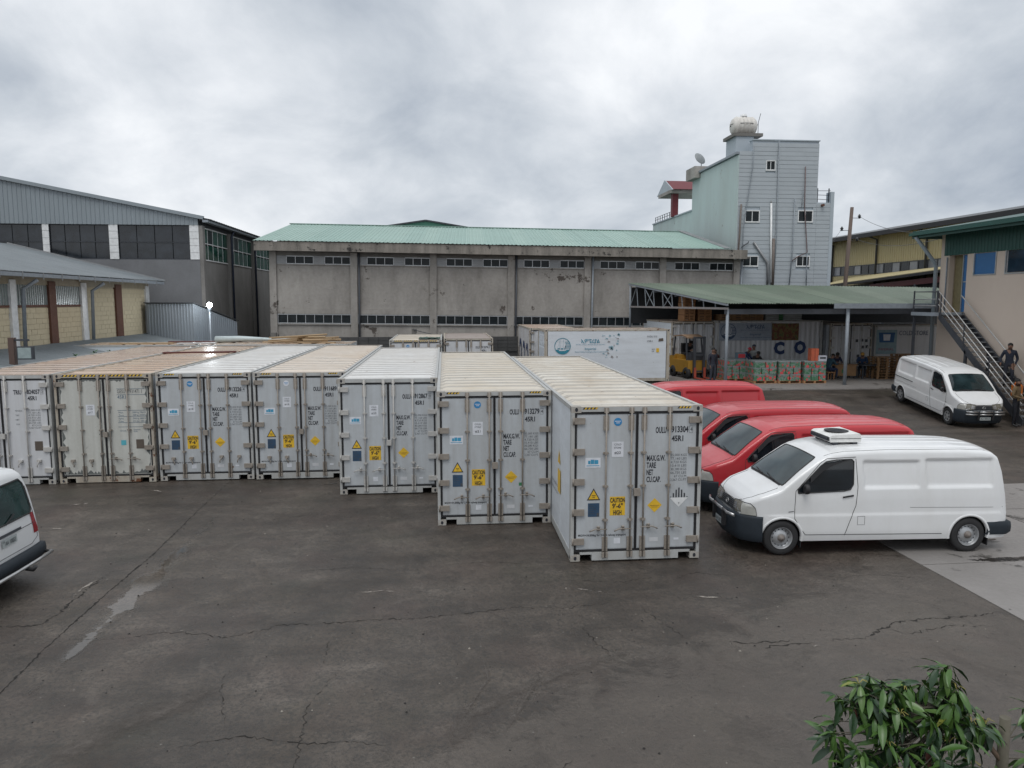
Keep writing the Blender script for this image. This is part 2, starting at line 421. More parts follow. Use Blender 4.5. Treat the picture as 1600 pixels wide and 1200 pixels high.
# raised lip of broken concrete lies pale along the worst cracks
for i, (p_, w_) in enumerate([([(-6.0,11.3),(-6.1,12.3),(-6.0,13.2),(-5.9,13.7)], .34), ([(3.6,11.4),(4.1,11.3),(4.8,11.2)], .30), ([(-7.8,19.3),(-6.7,18.9)], .35),
                              ([(-9.0,17.9),(-8.2,18.1)], .5), ([(-6.9,17.7),(-6.3,17.3)], .3), ([(4.9,9.45),(5.6,9.5)], .25), ([(-8.6,16.2),(-7.9,16.0)], .4),
                              ([(-2.0,11.9),(-1.1,12.0),(-.4,11.9)], .2), ([(1.6,11.9),(2.9,11.6)], .3), ([(-4.4,10.75),(-3.6,10.75)], .18)]):
    ribbon('spalled_patch', p_, w_, spall_m, i + 50, z=.006, amp=.04, soft=True)
for i, (p_, w_) in enumerate([([(.03,6.4),(.0,7.5),(.2,8.1),(.79,8.62),(1.69,9.15),(2.68,9.6),(3.6,9.75)], .55), ([(.5,7.4),(.88,8.32),(1.12,8.91),(1.22,9.7)], .22),
                              ([(-.1,7.4),(.25,8.3),(.5,9.0),(.5,9.8)], .16), ([(-4.6,7.4),(-3.6,8.3),(-2.6,9.4)], 1.1)]):
    ribbon('worn_band', p_, w_, band_m, i + 80, z=.008, amp=.02, step=.2, soft=True)

# paler concrete slabs beyond the joint at the edge of the yard
pave_m = worn('pale_slab', (.25,.235,.225), (.12,.11,.10), .45, (1,1,1), (.3,.65), .7, ((.07,.065,.06), .9, .60), .25, fine=9)
pav = bpy.data.objects.new('pavement', None); COL.objects.link(pav); pav['kind'] = 'structure'
def slab(u0, u1, v0, v1, z=.0):
    m = M(); nu, nv = 8, 8
    e = [[None] * (nu + 1) for _ in range(nv + 1)]
    for j in range(nv + 1):
        for i in range(nu + 1):
            u = u0 + (u1 - u0) * i / nu; v = v0 + (v1 - v0) * j / nv
            e[j][i] = (u, v, ground_z(u, v) + .018 * noise.noise((u * .35, v * .35, 0)) - .018 + .012 + z)
    m.grid(e[::-1], smooth=False); m.f = [f[::-1] for f in m.f]
    rim = [e[0][i] for i in range(nu + 1)] + [e[j][nu] for j in range(1, nv + 1)] + [e[nv][i] for i in range(nu - 1, -1, -1)] + [e[j][0] for j in range(nv - 1, 0, -1)]
    k = len(rim); m.add(rim + [(x, y, q - .08) for x, y, q in rim], [(i, (i + 1) % k, k + (i + 1) % k, k + i) for i in range(k)][::1])
    put('slab', m, pave_m, pav)
for u0, u1 in ((8.68, 12.5), (12.53, 16.4)):
    for v0, v1 in ((4, 8.6), (8.63, 12.35), (12.38, 15.6), (15.63, 17.8)): slab(u0, u1, v0, v1)
for v0, v1 in ((33.0, 36.2), (36.23, 39.4)):
    for i in range(6): slab(11.2 + i * 2.1, 11.2 + i * 2.1 + 2.08, v0, v1, .03)

pm_ = alpha_patch_mat('wet_stain', (.045,.04,.037), .36, 1.6, .05); pm_.node_tree.nodes['Principled BSDF'].inputs['Roughness'].default_value = .08
for i, (p_, w_) in enumerate([([(9.2,12.6),(10.3,12.45),(11.6,12.6)], .9), ([(10.2,13.5),(11.4,13.6)], .5), ([(8.3,13.9),(9.4,14.1)], .7), ([(13.0,19.5),(15.0,20.2)], 1.3), ([(-3.4,19.3),(-2.6,19.6)], .4)]):
    o = ribbon('puddle', p_, w_ * .7, pm_, i + 200, z=.017, amp=.05, step=.2, soft=True)
m = M(); rnd = random.Random(55)
for i in range(420):
    u, v = rnd.uniform(-10, 8.4), rnd.uniform(4.6, 19); r_ = rnd.choice((.008, .010, .013, .020)); z = ground_z(u, v) + .018 * noise.noise((u * .35, v * .35, 0)) - .018
    q = [(u + r_ * rnd.uniform(.6, 1.3) * math.cos(a), v + r_ * rnd.uniform(.6, 1.3) * math.sin(a), z) for a in (0, 1.3, 2.5, 3.8, 5.1)]
    m.add(q + [(u, v, z + r_ * .9)], [(k, (k + 1) % 5, 5) for k in range(5)], 0 if rnd.random() < .75 else 1)
put('grit', m, [plain('grit_dark', (.02,.019,.018), .9), plain('grit_pale', (.25,.23,.2), .9)], kind='stuff')
# ---------------------------------------------------------------- containers
W_, H_, L_ = 2.438, 2.896, 12.192
def fx(x): return (x - 118) * W_ / 800
def fz(y): return H_ - (y - 205) * H_ / 935
door_a = worn('door_grey', (.49,.52,.545), (.27,.26,.24), .5, (4,4,.35), (.35,.55), 1.0, ((.20,.13,.09), 2.3, .69), fine=9, bump=.05, rnd=True)
door_w = worn('door_pale', (.60,.61,.63), (.33,.32,.29), .35, (4,4,.35), (.35,.55), 1.0, fine=9, bump=.05, rnd=True)
door_c = worn('door_cream', (.56,.565,.53), (.25,.235,.19), .4, (4,4,.35), (.4,.6), 1.0, ((.09,.10,.095), 3.4, .66), .08, rnd=True)
side_m = worn('side_panel', (.66,.70,.74), (.32,.32,.31), .3, (.6,1,3.5), (.35,.55), 1.2, ((.25,.22,.2), 2.6, .72), .05, rnd=True)
frame_a = worn('frame_grey', (.45,.46,.455), (.22,.20,.16), .4, (2,2,1), (.4,.6), 1.8, ((.16,.07,.03), 4, .70), .1, rnd=True)
frame_r = worn('frame_rusty', (.46,.44,.38), (.22,.12,.06), .6, (2,2,1), (.5,.7), 1.8, ((.14,.055,.025), 3, .60), .15, rnd=True)
hw_m = worn('door_gear', (.30,.27,.235), (.15,.115,.09), .5, (3,3,3), (.5,.7), 3, bump=.2)
hw_w = worn('door_gear_pale', (.50,.49,.47), (.25,.22,.18), .4, (3,3,3), (.5,.7), 3, bump=.2)
cast_m = worn('corner_casting', (.42,.41,.38), (.2,.14,.1), .5, (3,3,3), (.5,.7), 3)
ink = plain('black_ink', (.02,.022,.03), .6); ink_b = plain('blue_ink', (.03,.09,.16), .6); yel = plain('sticker_yellow', (.72,.45,.03), .5)
ink_f = plain('faded_ink', (.07,.075,.085), .6)
paper = plain('paper', (.66,.68,.72), .6); bluep = plain('sticker_blue', (.03,.07,.13), .5); blue2 = plain('sticker_sky', (.03,.22,.48), .5); cyan = plain('sticker_cyan', (.10,.42,.50), .5)
brown = plain('brown_plate', (.10,.08,.065), .6)
def roof_mat(name, c, d, amt, wet=.28):
    t = NT(name); v = t.pos((1, .55, 1)); v2 = t.pos()
    a = t.noise(v, .55, 6, .62, .6); b_ = t.noise(v2, 3.2, 6, .72, .3); s_ = t.noise(t.pos((.5, 7, 1)), 1.4, 4, .6)
    k = t.mth('ADD', t.mth('ADD', t.mth('MULTIPLY', a, .5), t.mth('MULTIPLY', b_, .2)), t.mth('MULTIPLY', s_, .3))
    cc = t.mix(t.ramp(k, [(.44 - .12 * amt, 0.0), (.64, min(1, amt * 1.6))]), c, d)
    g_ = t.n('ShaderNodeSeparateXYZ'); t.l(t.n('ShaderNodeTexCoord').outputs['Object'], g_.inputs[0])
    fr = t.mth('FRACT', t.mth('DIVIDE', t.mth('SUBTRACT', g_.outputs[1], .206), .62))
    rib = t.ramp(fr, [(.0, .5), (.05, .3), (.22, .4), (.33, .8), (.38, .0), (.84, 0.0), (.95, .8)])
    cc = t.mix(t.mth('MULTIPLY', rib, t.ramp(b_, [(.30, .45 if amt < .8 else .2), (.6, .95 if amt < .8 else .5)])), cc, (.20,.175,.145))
    cc = t.mix(t.ramp(b_, [(.64, 0.0), (.72, .7)]), cc, (.16,.085,.045))
    t.col(cc); t.rough(t.ramp(a, [(.35, wet), (.65, wet + .28)])); t.b.inputs['Specular IOR Level'].default_value = .5
    return t.m
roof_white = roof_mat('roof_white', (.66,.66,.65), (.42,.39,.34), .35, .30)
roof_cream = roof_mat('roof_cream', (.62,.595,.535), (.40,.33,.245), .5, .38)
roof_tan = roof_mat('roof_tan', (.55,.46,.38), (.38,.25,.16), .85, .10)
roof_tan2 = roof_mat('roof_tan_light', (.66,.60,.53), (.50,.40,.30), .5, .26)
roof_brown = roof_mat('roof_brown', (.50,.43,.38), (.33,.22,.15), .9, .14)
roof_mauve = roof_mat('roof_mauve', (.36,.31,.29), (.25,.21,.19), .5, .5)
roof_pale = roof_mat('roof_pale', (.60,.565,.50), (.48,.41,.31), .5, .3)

def c_frame(L, H):
    m = M(); P = .15
    for x in (0, W_ - P * .4):
        for y in (0, L - .15): m.box(x, x + P * .4, y, y + .15, .118, H - .118)
    for x in (.06, W_ - .06 - .0): pass
    # header and sill at the door end, sill with fork pockets
    m.box(.178, W_ - .178, .004, .16, H - .10, H - .012)
    m.box(.178, W_ - .178, .16, .20, H - .16, H - .03)
    m.box(.40, W_ - .40, .0, .15, .012, .168); m.box(.178, .40, .004, .15, .125, .168); m.box(W_ - .40, W_ - .178, .004, .15, .125, .168)
    m.box(.178, W_ - .178, L - .12, L, H - .12, H - .012); m.box(.178, W_ - .178, L - .12, L, .03, .16)
    for x0, x1 in ((.004, .07), (W_ - .07, W_ - .004)):
        m.box(x0, x1, .178, L - .178, .02, .17); m.box(x0, x1, .178, L - .178, H - .085, H - .004)
    return m
def c_cast():
    m = M(); m.box(0, .178, 0, .162, 0, .118)
    for s_ in range(1):
        pts = [(.089 + .028 * math.cos(a), -.003, .059 + .038 * math.sin(a)) for a in [2 * math.pi * i / 12 for i in range(12)]]
        m.poly(pts, 1)  # flat dark ovals painted for the shade inside the casting holes
        m.poly([(-.003, .081 + .032 * math.cos(-a), .059 + .038 * math.sin(-a)) for a in [2 * math.pi * i / 12 for i in range(12)]], 1)
        m.poly([(.181, .081 + .032 * math.cos(a), .059 + .038 * math.sin(a)) for a in [2 * math.pi * i / 12 for i in range(12)]], 1)
    return m
def c_roof(L, H, pitch=.62):
    m = M(); rows = []; n = int((L - .5) / pitch); z0 = H - .034; y = .25
    rows.append((.17, z0))
    off = (L - n * pitch) / 2
    for i in range(n):
        y = off + i * pitch
        rows += [(y, z0), (y + pitch * .22, z0), (y + pitch * .34, z0 + .034), (y + pitch * .86, z0 + .034), (y + pitch * .98, z0)]
    rows.append((L - .17, z0))
    prof = lambda z, f: z0 + (z - z0) * f
    m.grid([[(.07, y, z0), (.12, y, prof(z, 0)), (.2, y, prof(z, 1)), (W_ / 2, y, prof(z, 1) + .006), (W_ - .2, y, prof(z, 1)), (W_ - .12, y, prof(z, 0)), (W_ - .07, y, z0)] for y, z in rows], smooth=False)
    m.f = [f[::-1] for f in m.f]
    m.box(.178, W_ - .178, .004, .17, H - .012, H - .004); m.box(.178, W_ - .178, L - .17, L - .004, H - .012, H - .004)
    return m
def c_side(L, H, x, corr=False):
    m = M(); sg = -1 if x < 1 else 1
    if corr:
        rows = []; n = int((L - .36) / .28)
        for i in range(n):
            y = .18 + (L - .36) * i / n; p = (L - .36) / n
            rows += [(y, 0), (y + p * .25, 0), (y + p * .5, .034), (y + p * .75, .034)]
        rows.append((L - .18, 0))
        m.grid([[(x - sg * (.012 + a), y, .172), (x - sg * (.012 + a), y, H - .087)] for y, a in rows], smooth=False)
    else:
        m.box(x - sg * .012, x - sg * .06, .178, L - .178, .172, H - .087)
        for i in range(1, int(L / 1.2)):
            y = i * 1.2 + .1; m.box(x - sg * .008, x - sg * .012, y, y + .05, .18, H - .09)
    return m
def c_end(L, H):
    m = M(); m.box(.07, W_ - .07, L - .06, L - .03, .165, H - .125)
    m.box(.25, W_ - .25, L - .03, L - .006, .3, H - .9); m.box(.5, 1.1, L - .03, L - .008, H - .8, H - .3); m.box(1.3, 1.9, L - .03, L - .008, H - .8, H - .3); return m
DW = 1.135
def d_panel(corr=False):   # door slab, origin at its outer lower corner
    m = M(); H = 2.62
    if not corr:
        m.box(.045, DW, .03, .10, .045, H - .045); m.box(.06, DW - .015, .026, .03, .06, H - .06)
    else:
        rows = [(.045, 0)]
        for a in (.12, .40, .68): rows += [(a, 0), (a + .05, .035), (a + .2, .035), (a + .25, 0)]
        rows.append((DW, 0)); m.grid([[(x, .03 + a, .05), (x, .03 + a, H - .05)] for x, a in rows][::-1], smooth=False); m.box(.045, DW, .066, .1, .045, H - .045)
    return m
def d_gasket():
    m = M(); H = 2.62
    m.box(0, .045, .02, .09, 0, H); m.box(.045, DW + .02, .02, .09, 0, .045); m.box(.045, DW + .02, .02, .09, H - .045, H); m.box(DW, DW + .02, .015, .09, .045, H - .045); return m
def d_rod():
    m = M(); m.tube([(0, -.022, -.10), (0, -.022, 2.70)], .017, 8)
    for z, h, w2 in ((-.10, .10, .055), (.02, .26, .05), (2.28, .27, .05), (2.60, .10, .04)): m.box(-w2, w2, -.012 if h > .2 else -.03, .024 if h > .2 else .002, z, z + h)
    for z, h in ((.02, .26), (2.28, .27)):
        for k in (-1, 1):
            for q in range(4): m.box(k * .036 - .006, k * .036 + .006, -.016, -.012, z + .03 + q * .06, z + .042 + q * .06)
    for z in (.61, 1.24, 1.86):
        m.prism([(-.055, -.012, z), (-.04, -.012, z - .018), (.04, -.012, z - .018), (.055, -.012, z), (.04, -.012, z + .018), (-.04, -.012, z + .018)], (0, .036, 0)); m.box(-.026, .026, -.045, -.012, z - .022, z + .022)
    return m
def d_hinge():
    m = M(); m.box(0, .225, -.02, .026, 0, .115); m.tube([(.012, -.028, -.01), (.012, -.028, .125)], .016, 6)
    for k in range(4): m.box(.09 + k * .03, .102 + k * .03, -.024, -.02, .085, .097)
    return m
def d_handle(down=False):
    m = M()
    if down: m.tube([(0, -.04, 0), (.01, -.05, -.05), (.05, -.05, -.10), (.05, -.05, -.16)], .014, 6); m.box(-.035, .06, -.035, .024, -.03, .03); return m
    m.tube([(0, -.035, -.03), (.03, -.05, -.01), (.10, -.052, .02), (.32, -.05, .012)], [.014, .014, .013, .009], 6)
    m.box(.14, .19, -.04, .026, -.02, .05); m.lathe([(.0, -.058), (.024, -.056), (.024, -.04)], (.165, 0, .055), 'y', 8); return m
def sticker(name, pts, mats, par, mi=0, y=.022, key=None, label=None):
    m = M(); m.poly([(x, y, z) for x, z in pts], mi); return put(name, m, mats, par, label=label)
def rect(x0, x1, z0, z1): return [(x0, z0), (x1, z0), (x1, z1), (x0, z1)]

def hazard(n0, x0, x1, z0, z1, par, L=None):
    """yellow-black bars on the header"""
    m = M(); n = n0; dx = (x1 - x0) / n
    for i in range(n):
        a = x0 + i * dx; m.poly([(a, -.001, z0), (a + dx * .5, -.001, z0), (a + dx * .9, -.001, z1), (a + dx * .4, -.001, z1)], 0)
        m.poly([(a + dx * .5, -.001, z0), (a + dx, -.001, z0), (a + dx * 1.4, -.001, z1), (a + dx * .9, -.001, z1)], 1)
    put('hazard_stripe', m, [ink, yel], par)

def container(label, u, v, z=0, rot=0, L=L_, H=H_, dm=None, fm=None, rm=None, sm=None, hm=None, corr=False, doorcorr=False, info=None, group='refrigerated containers in the yard', base='refrigerated_container', doors=True, haz=1, sidemark=0):
    dm = dm or door_a; fm = fm or frame_a; rm = rm or roof_cream; sm = sm or side_m; hm = hm or hw_m
    t = thing(base, label, 'container', (u, v, z), (0, 0, rot), group); kz = (L, H)
    put('frame', lambda: c_frame(L, H), fm, t, key=('fr', kz))
    for x in (0, W_ - .178):
        for y in (0, L - .162):
            for zz_ in (0, H - .118): put('corner_casting', c_cast, [cast_m if fm is not frame_r else frame_r, ink], t, (x, y, zz_), key='cast')
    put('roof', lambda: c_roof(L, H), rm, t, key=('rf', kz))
    for x in (0, W_): put('side_wall', lambda: c_side(L, H, x, corr), sm, t, key=('sd', kz, x, corr))
    put('end_wall', lambda: c_end(L, H), sm, t, key=('en', kz))
    m_ = put('floor', lambda: M().box(.08, W_ - .08, .16, L - .12, .1, .165), steel_dk, t, key=('fl', kz))
    if not doors: put('front_wall', lambda: M().box(.07, W_ - .07, .03, .07, .165, H - .11), sm, t, key=('fw', kz)); return t
    sc_ = (H - .276) / 2.62
    rods = ((.58, 1.047), (2.438 - 1.348 - .06, 2.438 - 1.818 - .06))
    for di, mir in ((0, 1), (1, -1)):
        # left door hinged at x=.06, right door mirrored
        d_ = put('door', lambda: d_panel(doorcorr), dm, t, (.06 if mir == 1 else W_ - .06, 0, .172), key=('dr', doorcorr, mir) if False else ('dr', doorcorr), scale=(mir, 1, sc_))
        put('gasket', d_gasket, black_rub, d_, key='gask')
        for r_ in (rods[0] if mir == 1 else (2.438 - 1.348 - .06, 2.438 - 1.818 - .06)):
            put('lock_rod', d_rod, hm, d_, (r_, 0, 0), key='rod')
        for zz_ in (.145, .70, 1.27, 1.83, 2.40): put('hinge', d_hinge, hm, d_, (-.035, 0, zz_), key='hinge')
        hs = (info or {}).get('handles', '11')
        for k, hx in enumerate((.29, .75) if mir == 1 else (.66, .20)):
            dn = hs[di] == '0'
            if mir == 1: put('handle', lambda: d_handle(dn), hm, d_, (hx + (.0 if dn else 0), 0, .43), key=('hd', dn))
            else: put('handle', lambda: d_handle(dn), hm, d_, (hx + .1 + (0 if dn else 0), 0, .46), key=('hd', dn))
    put('lock_box', lambda: M().box(1.165, 1.285, -.055, .015, 0, .13), hm, t, (0, 0, 1.23), key='lockbox')
    if info:
        g = info; fz_ = lambda y: fz(y)
        pre, num, chk, dig = g['id']; dark = g.get('ink', ink); fade = g.get('fade', ink_f)
        Y = .024
        if g.get('blocky'):
            text(pre, .105, dark, t, (fx(630), Y, fz_(372)), .20); text(num, .105, dark, t, (fx(735), Y, fz_(372)), .30)
            text('45R1', .10, ink_b, t, (fx(630), Y, fz_(420)), .21)
            for zt in (335, 385, 520, 572, 625, 662): sticker('ruled_line', rect(fx(625), fx(858), fz_(zt), fz_(zt) + .008), ink_b, t)
            for i, (a_, b_) in enumerate((('Max.', '34000 kg  74960 lb'), ('Tare', '4580 kg  10100 lb'), ('Payload', '29420 kg  64860 lb'), ('Cube', '67.5 cbm  2384 cf'))):
                zt = 543 + i * 23 + (6 if i > 1 else 0); text(a_, .045, ink_b, t, (fx(632), Y, fz_(zt)), .12); text(b_, .045, ink_b, t, (fx(748), Y, fz_(zt)), .33)
            text('CE Code', .04, ink_b, t, (fx(635), Y, fz_(700)), .16); text('Equipment\nReefer', .035, ink_b, t, (fx(750), Y, fz_(690)), .17)
            sticker('cyan_sticker', rect(fx(640), fx(682), fz_(818), fz_(775)), cyan, t)
        else:
            text(pre, .115, dark, t, (fx(g.get('px', 632)), Y, fz_(370)), .20, bold=.034); text(num, .115, dark, t, (fx(730), Y, fz_(367)), .32, bold=.034)
            text(chk, .075, dark, t, (fx(846), Y, fz_(362)), .04)
            m = M(); x0, x1, z0, z1 = fx(839), fx(862), fz_(372), fz_(330); th = .004
            m.box(x0, x1, Y - .001, Y + .001, z0, z0 + th); m.box(x0, x1, Y - .001, Y + .001, z1 - th, z1); m.box(x0, x0 + th, Y - .001, Y + .001, z0 + th, z1 - th); m.box(x1 - th, x1, Y - .001, Y + .001, z0 + th, z1 - th)
            put('check_digit_box', m, fade, t)
            text('45R1', .105, dark, t, (fx(732), Y, fz_(420)), .22, bold=.034)
            if g.get('small'):
                for i, a_ in enumerate(('MAX GROSS', 'TARE', 'NET', 'CU.CAP')): text(a_, .04, fade, t, (fx(625), Y, fz_(515 + 38 * i)), .17 if i == 0 else .09)
            else:
                for i, (a_, w2) in enumerate((('MAX.G.W.', .35), ('TARE', .175), ('NET', .125), ('CU.CAP.', .27))): text(a_, .105, dark, t, (fx(581), Y, fz_(537 + 43 * i)), w2, bold=.034)
            rows = g.get('nums', ('35,000 KGS', '77,160 LBS', '4,720 KGS', '10,410 LBS', '30,280 KGS', '66,750 LBS', '67 CU.M', '2,367 CU.FT'))
            for i, a_ in enumerate(rows): text(a_, .048, fade if dig == 'f' else dark, t, (fx(828), Y, fz_(512 + 21.5 * i)), .30 - (.07 if i == 6 else 0), 'R')
        if g.get('circle'):
            c0 = [(fx(400) + .075 * math.cos(a), fz_(300) + .075 * math.sin(a)) for a in [2 * math.pi * i / 24 for i in range(24)]]
            sticker('round_sticker', c0, blue2 if g['circle'] == 1 else paper, t)
            m = M(); m.box(fx(382), fx(418), Y - .004, Y - .003, fz_(298), fz_(294)); m.box(fx(390), fx(412), Y - .004, Y - .003, fz_(308), fz_(304)); put('round_sticker_print', m, paper if g['circle'] == 1 else blue2, t)
        if g.get('no'):
            pz = g.get('pz', 0); s_ = sticker('paper_notice', rect(fx(365), fx(437), fz_(510) + pz, fz_(418) + pz), paper, t)
            for q, (a_, h_, w2) in enumerate((('COLD', .035, .13), ('STORE', .035, .13), ('#' + g['no'], .05, .12))):
                text(a_, h_, ink, t, (fx(401), Y - .005, fz_((440, 460, 492)[q]) + pz), w2, 'C')
        if g.get('std'):
            sticker('logo_sticker', rect(fx(205), fx(298), fz_(572), fz_(512)), paper, t)
            m = M(); yy = Y - .004
            for a, b, h_ in ((222, 236, 20), (238, 258, 26), (260, 284, 24)): m.box(fx(a), fx(b), yy, yy + .001, fz_(550), fz_(550 - h_))
            m.box(fx(212), fx(290), yy, yy + .001, fz_(562), fz_(558)); put('logo_print', m, plain('logo_teal', (.05,.30,.48), .5), t)
            tri = lambda k: [(fx(258) + (x - .0) * k, fz_(742) + zq * k) for x, zq in ((-.125, -.085), (.125, -.085), (.0, .14))]
            sticker('warning_triangle', tri(1.0), ink, t, y=.0225); sticker('warning_triangle', tri(.76), yel, t, y=.0205)
            m = M(); m.box(fx(246), fx(270), .018, .019, fz_(742), fz_(739)); m.box(fx(250), fx(266), .018, .019, fz_(752), fz_(749)); put('triangle_print', m, ink, t)
            sticker('blue_instruction_sticker', rect(fx(224), fx(294), fz_(870), fz_(787)), bluep, t)
            m = M()
            for q in range(5): m.box(fx(230), fx(260 + 7 * (q % 3)), .018, .019, fz_(800 + 13 * q), fz_(798 + 13 * q))
            m.box(fx(278), fx(291), .018, .019, fz_(866), fz_(846)); put('instruction_print', m, ink_f, t)
            s_ = sticker('caution_sign', rect(fx(358), fx(452), fz_(865), fz_(750)), yel, t, y=.0235)
            for q, (a_, w2) in enumerate((('CAUTION', .275), ("9'-6\"", .20), ('HIGH', .155))): text(a_, .09, ink, t, (fx(405), Y - .005, fz_((785, 820, 861)[q])), w2, 'C', bold=.025)
            sticker('yellow_diamond', [(fx(590), fz_(808)), (fx(635), fz_(852)), (fx(680), fz_(808)), (fx(635), fz_(765))], yel, t)
            m = M(); m.box(fx(606), fx(664), .018, .019, fz_(811), fz_(807)); m.box(fx(615), fx(655), .018, .019, fz_(820), fz_(817)); put('diamond_print', m, plain('ochre_print', (.40,.24,.03), .6), t)
            text(g.get('foot', 'MGW=34,000kg for 2-high railway transport'), .042, ink, t, (fx(166), Y, fz_(990)), .90, bold=.02)
            for a, b, c_, d2, mm in ((385, 425, 1038, 1002, paper), (605, 660, 1032, 1006, door_w), (758, 790, 1025, 1012, paper)): sticker('small_label', rect(fx(a), fx(b), fz_(c_), fz_(d2)), mm, t)
        if g.get('class9'):
            cx_, z_ = fx(785), fz_(765); m = M()
            m.poly([(fx(728), .0215, z_), (cx_, .0215, fz_(822)), (fx(842), .0215, z_)][::1], 0)
            for k, hgt in zip(range(-3, 4), (.02, .085, .15, .19, .15, .085, .02)):
                x = cx_ + k * .052; m.poly([(x - .012, .0215, z_ + .005), (x + .012, .0215, z_ + .005), (x + .012, .0215, z_ + hgt), (x - .012, .0215, z_ + hgt)], 1)
            put('striped_diamond', m, [white_pt, ink], t); text('9', .04, ink, t, (cx_, .019, fz_(805)), .02, 'C')
        if g.get('brown'): sticker('brown_plate', rect(fx(765), fx(830), fz_(850), fz_(770)), brown, t)
        if g.get('peel'):
            rp = random.Random(6); pm2 = plain('bare_primer', (.13,.14,.135), .7)
            for x0, x1 in ((.12, 1.13), (1.30, 2.31)):
                for kind_ in ('b', 'l', 'r', 't'):
                    n = 26; a_ = []; b_ = []
                    for i in range(n + 1):
                        q = i / n; w2 = max(.004, rp.gauss(.03, .03)) * (1.6 if kind_ == 'b' else 1 if kind_ != 't' else .7)
                        if kind_ == 'b': a_.append((x0 + (x1 - x0) * q, .235)); b_.append((x0 + (x1 - x0) * q, .235 + w2))
                        elif kind_ == 't': a_.append((x0 + (x1 - x0) * q, 2.735)); b_.append((x0 + (x1 - x0) * q, 2.735 - w2))
                        elif kind_ == 'l': a_.append((x0, .24 + 2.49 * q)); b_.append((x0 + w2, .24 + 2.49 * q))
                        else: a_.append((x1, .24 + 2.49 * q)); b_.append((x1 - w2, .24 + 2.49 * q))
                    m = M(); m.grid([[(x, .0245, z) for x, z in a_], [(x, .0245, z) for x, z in b_]], smooth=False); put('peeled_edge', m, pm2, t)
        if g.get('green'): sticker('green_label', rect(fx(690), fx(722), fz_(872), fz_(850)), plain('green_label', (.05,.22,.10), .6), t)
    if sidemark:
        q_ = (0, 0, -math.pi / 2)
        text('OULU 913304 4', .16, ink_f, t, (-.002, 4.6, 2.45), 1.7, 'L', q_, bold=.02); text('45R1', .14, ink_f, t, (-.002, 4.2, 2.2), .5, 'L', q_, bold=.02)
        text('MGW 34,000 KG', .06, ink_f, t, (-.002, 2.4, 1.0), .8, 'L', q_); text('TARE 4,720 KG', .06, ink_f, t, (-.002, 2.4, .86), .8, 'L', q_)
        m = M(); m.poly([(-.003, 1.55, 1.55), (-.003, 1.25, 1.55), (-.003, 1.40, 1.82)]); m.poly([(-.003, 1.56, .95), (-.003, 1.22, .95), (-.003, 1.22, 1.42), (-.003, 1.56, 1.42)]); put('side_sticker', m, yel, t)
    if haz == 1: hazard(4, .20, .46, H - .055, H - .02, t); hazard(4, 1.96, 2.20, H - .055, H - .02, t)
    if haz == 2: hazard(22, .20, 2.2, H - .068, H - .022, t)
    return t

KG = [('35,000 KGS', '77,160 LBS', '4,720 KGS', '10,410 LBS', '30,280 KGS', '66,750 LBS', '67 CU.M', '2,367 CU.FT')]
container('grey reefer container with the striped diamond label, next to the rooftop-cooler van', 2.28, 13.06, rm=roof_cream, sidemark=1, info=dict(id=('OULU', '913304', '4', 'f'), circle=1, no='22', std=1, class9=1, handles='11'))
container('grey reefer container marked cold store 21, between numbers 20 and 22', -.17, 15.51, rm=roof_pale, info=dict(id=('OULU', '913279', '4', 'f'), px=625, circle=1, no='21', std=1, green=1, handles='11'))
container('grey reefer container with a clean white roof, marked cold store 20', -2.61, 18.29, rm=roof_white, haz=0, info=dict(id=('OULU', '912867', '0', 'f'), no='20', std=1, handles='11', foot=' '), hm=hw_w)
container('grey reefer container with a tan roof, marked cold store 19', -5.08, 20.10, rm=roof_tan2, info=dict(id=('OULU', '911689', '3', 'f'), circle=2, no='19', std=1, handles='01'))
container('grey reefer container with a wet white roof, marked cold store 18', -7.59, 20.16, rm=roof_white, info=dict(id=('OULU', '913226', '4', 'f'), circle=1, no='18', pz=-.1, std=1, handles='00'))
container('cream rust-edged reefer container with stripes along its whole header, marked cold store 17', -10.12, 20.10, rm=roof_tan, dm=door_c, fm=frame_r, haz=2, info=dict(id=('GESU', '931471 1', '', 'f'), no='17', peel=1, pz=-.15, blocky=1, brown=1, handles='01'))
container('pale reefer container with a brown plate and no yellow stickers, beside the cream one', -12.64, 20.05, rm=roof_brown, dm=door_w, fm=frame_a, hm=hw_w, haz=0, info=dict(id=('TRIU', '824057', '2', 'f'), px=620, small=1, brown=1, handles='00'))
# back row
container('long reefer container lying crosswise behind the row, its tan roof strewn with planks', -16.3, 35.55, rot=-math.pi/2, rm=roof_tan, group='refrigerated containers in the yard', info=None, haz=0)
container('small far reefer container with a green tarpaulin patch on its pale roof', -2.54, 34.6, .08, L=6.058, rm=roof_pale, dm=door_w, info=dict(id=('OULU', '913118', '2', 'f'), circle=1), haz=2)
container('small far reefer container with a brown mauve roof and a warning triangle', -.02, 36.6, .05, L=6.058, rm=roof_mauve, dm=door_w, fm=frame_r, info=dict(id=('OULU', '913374', '6', 'f'), std=1), haz=0)
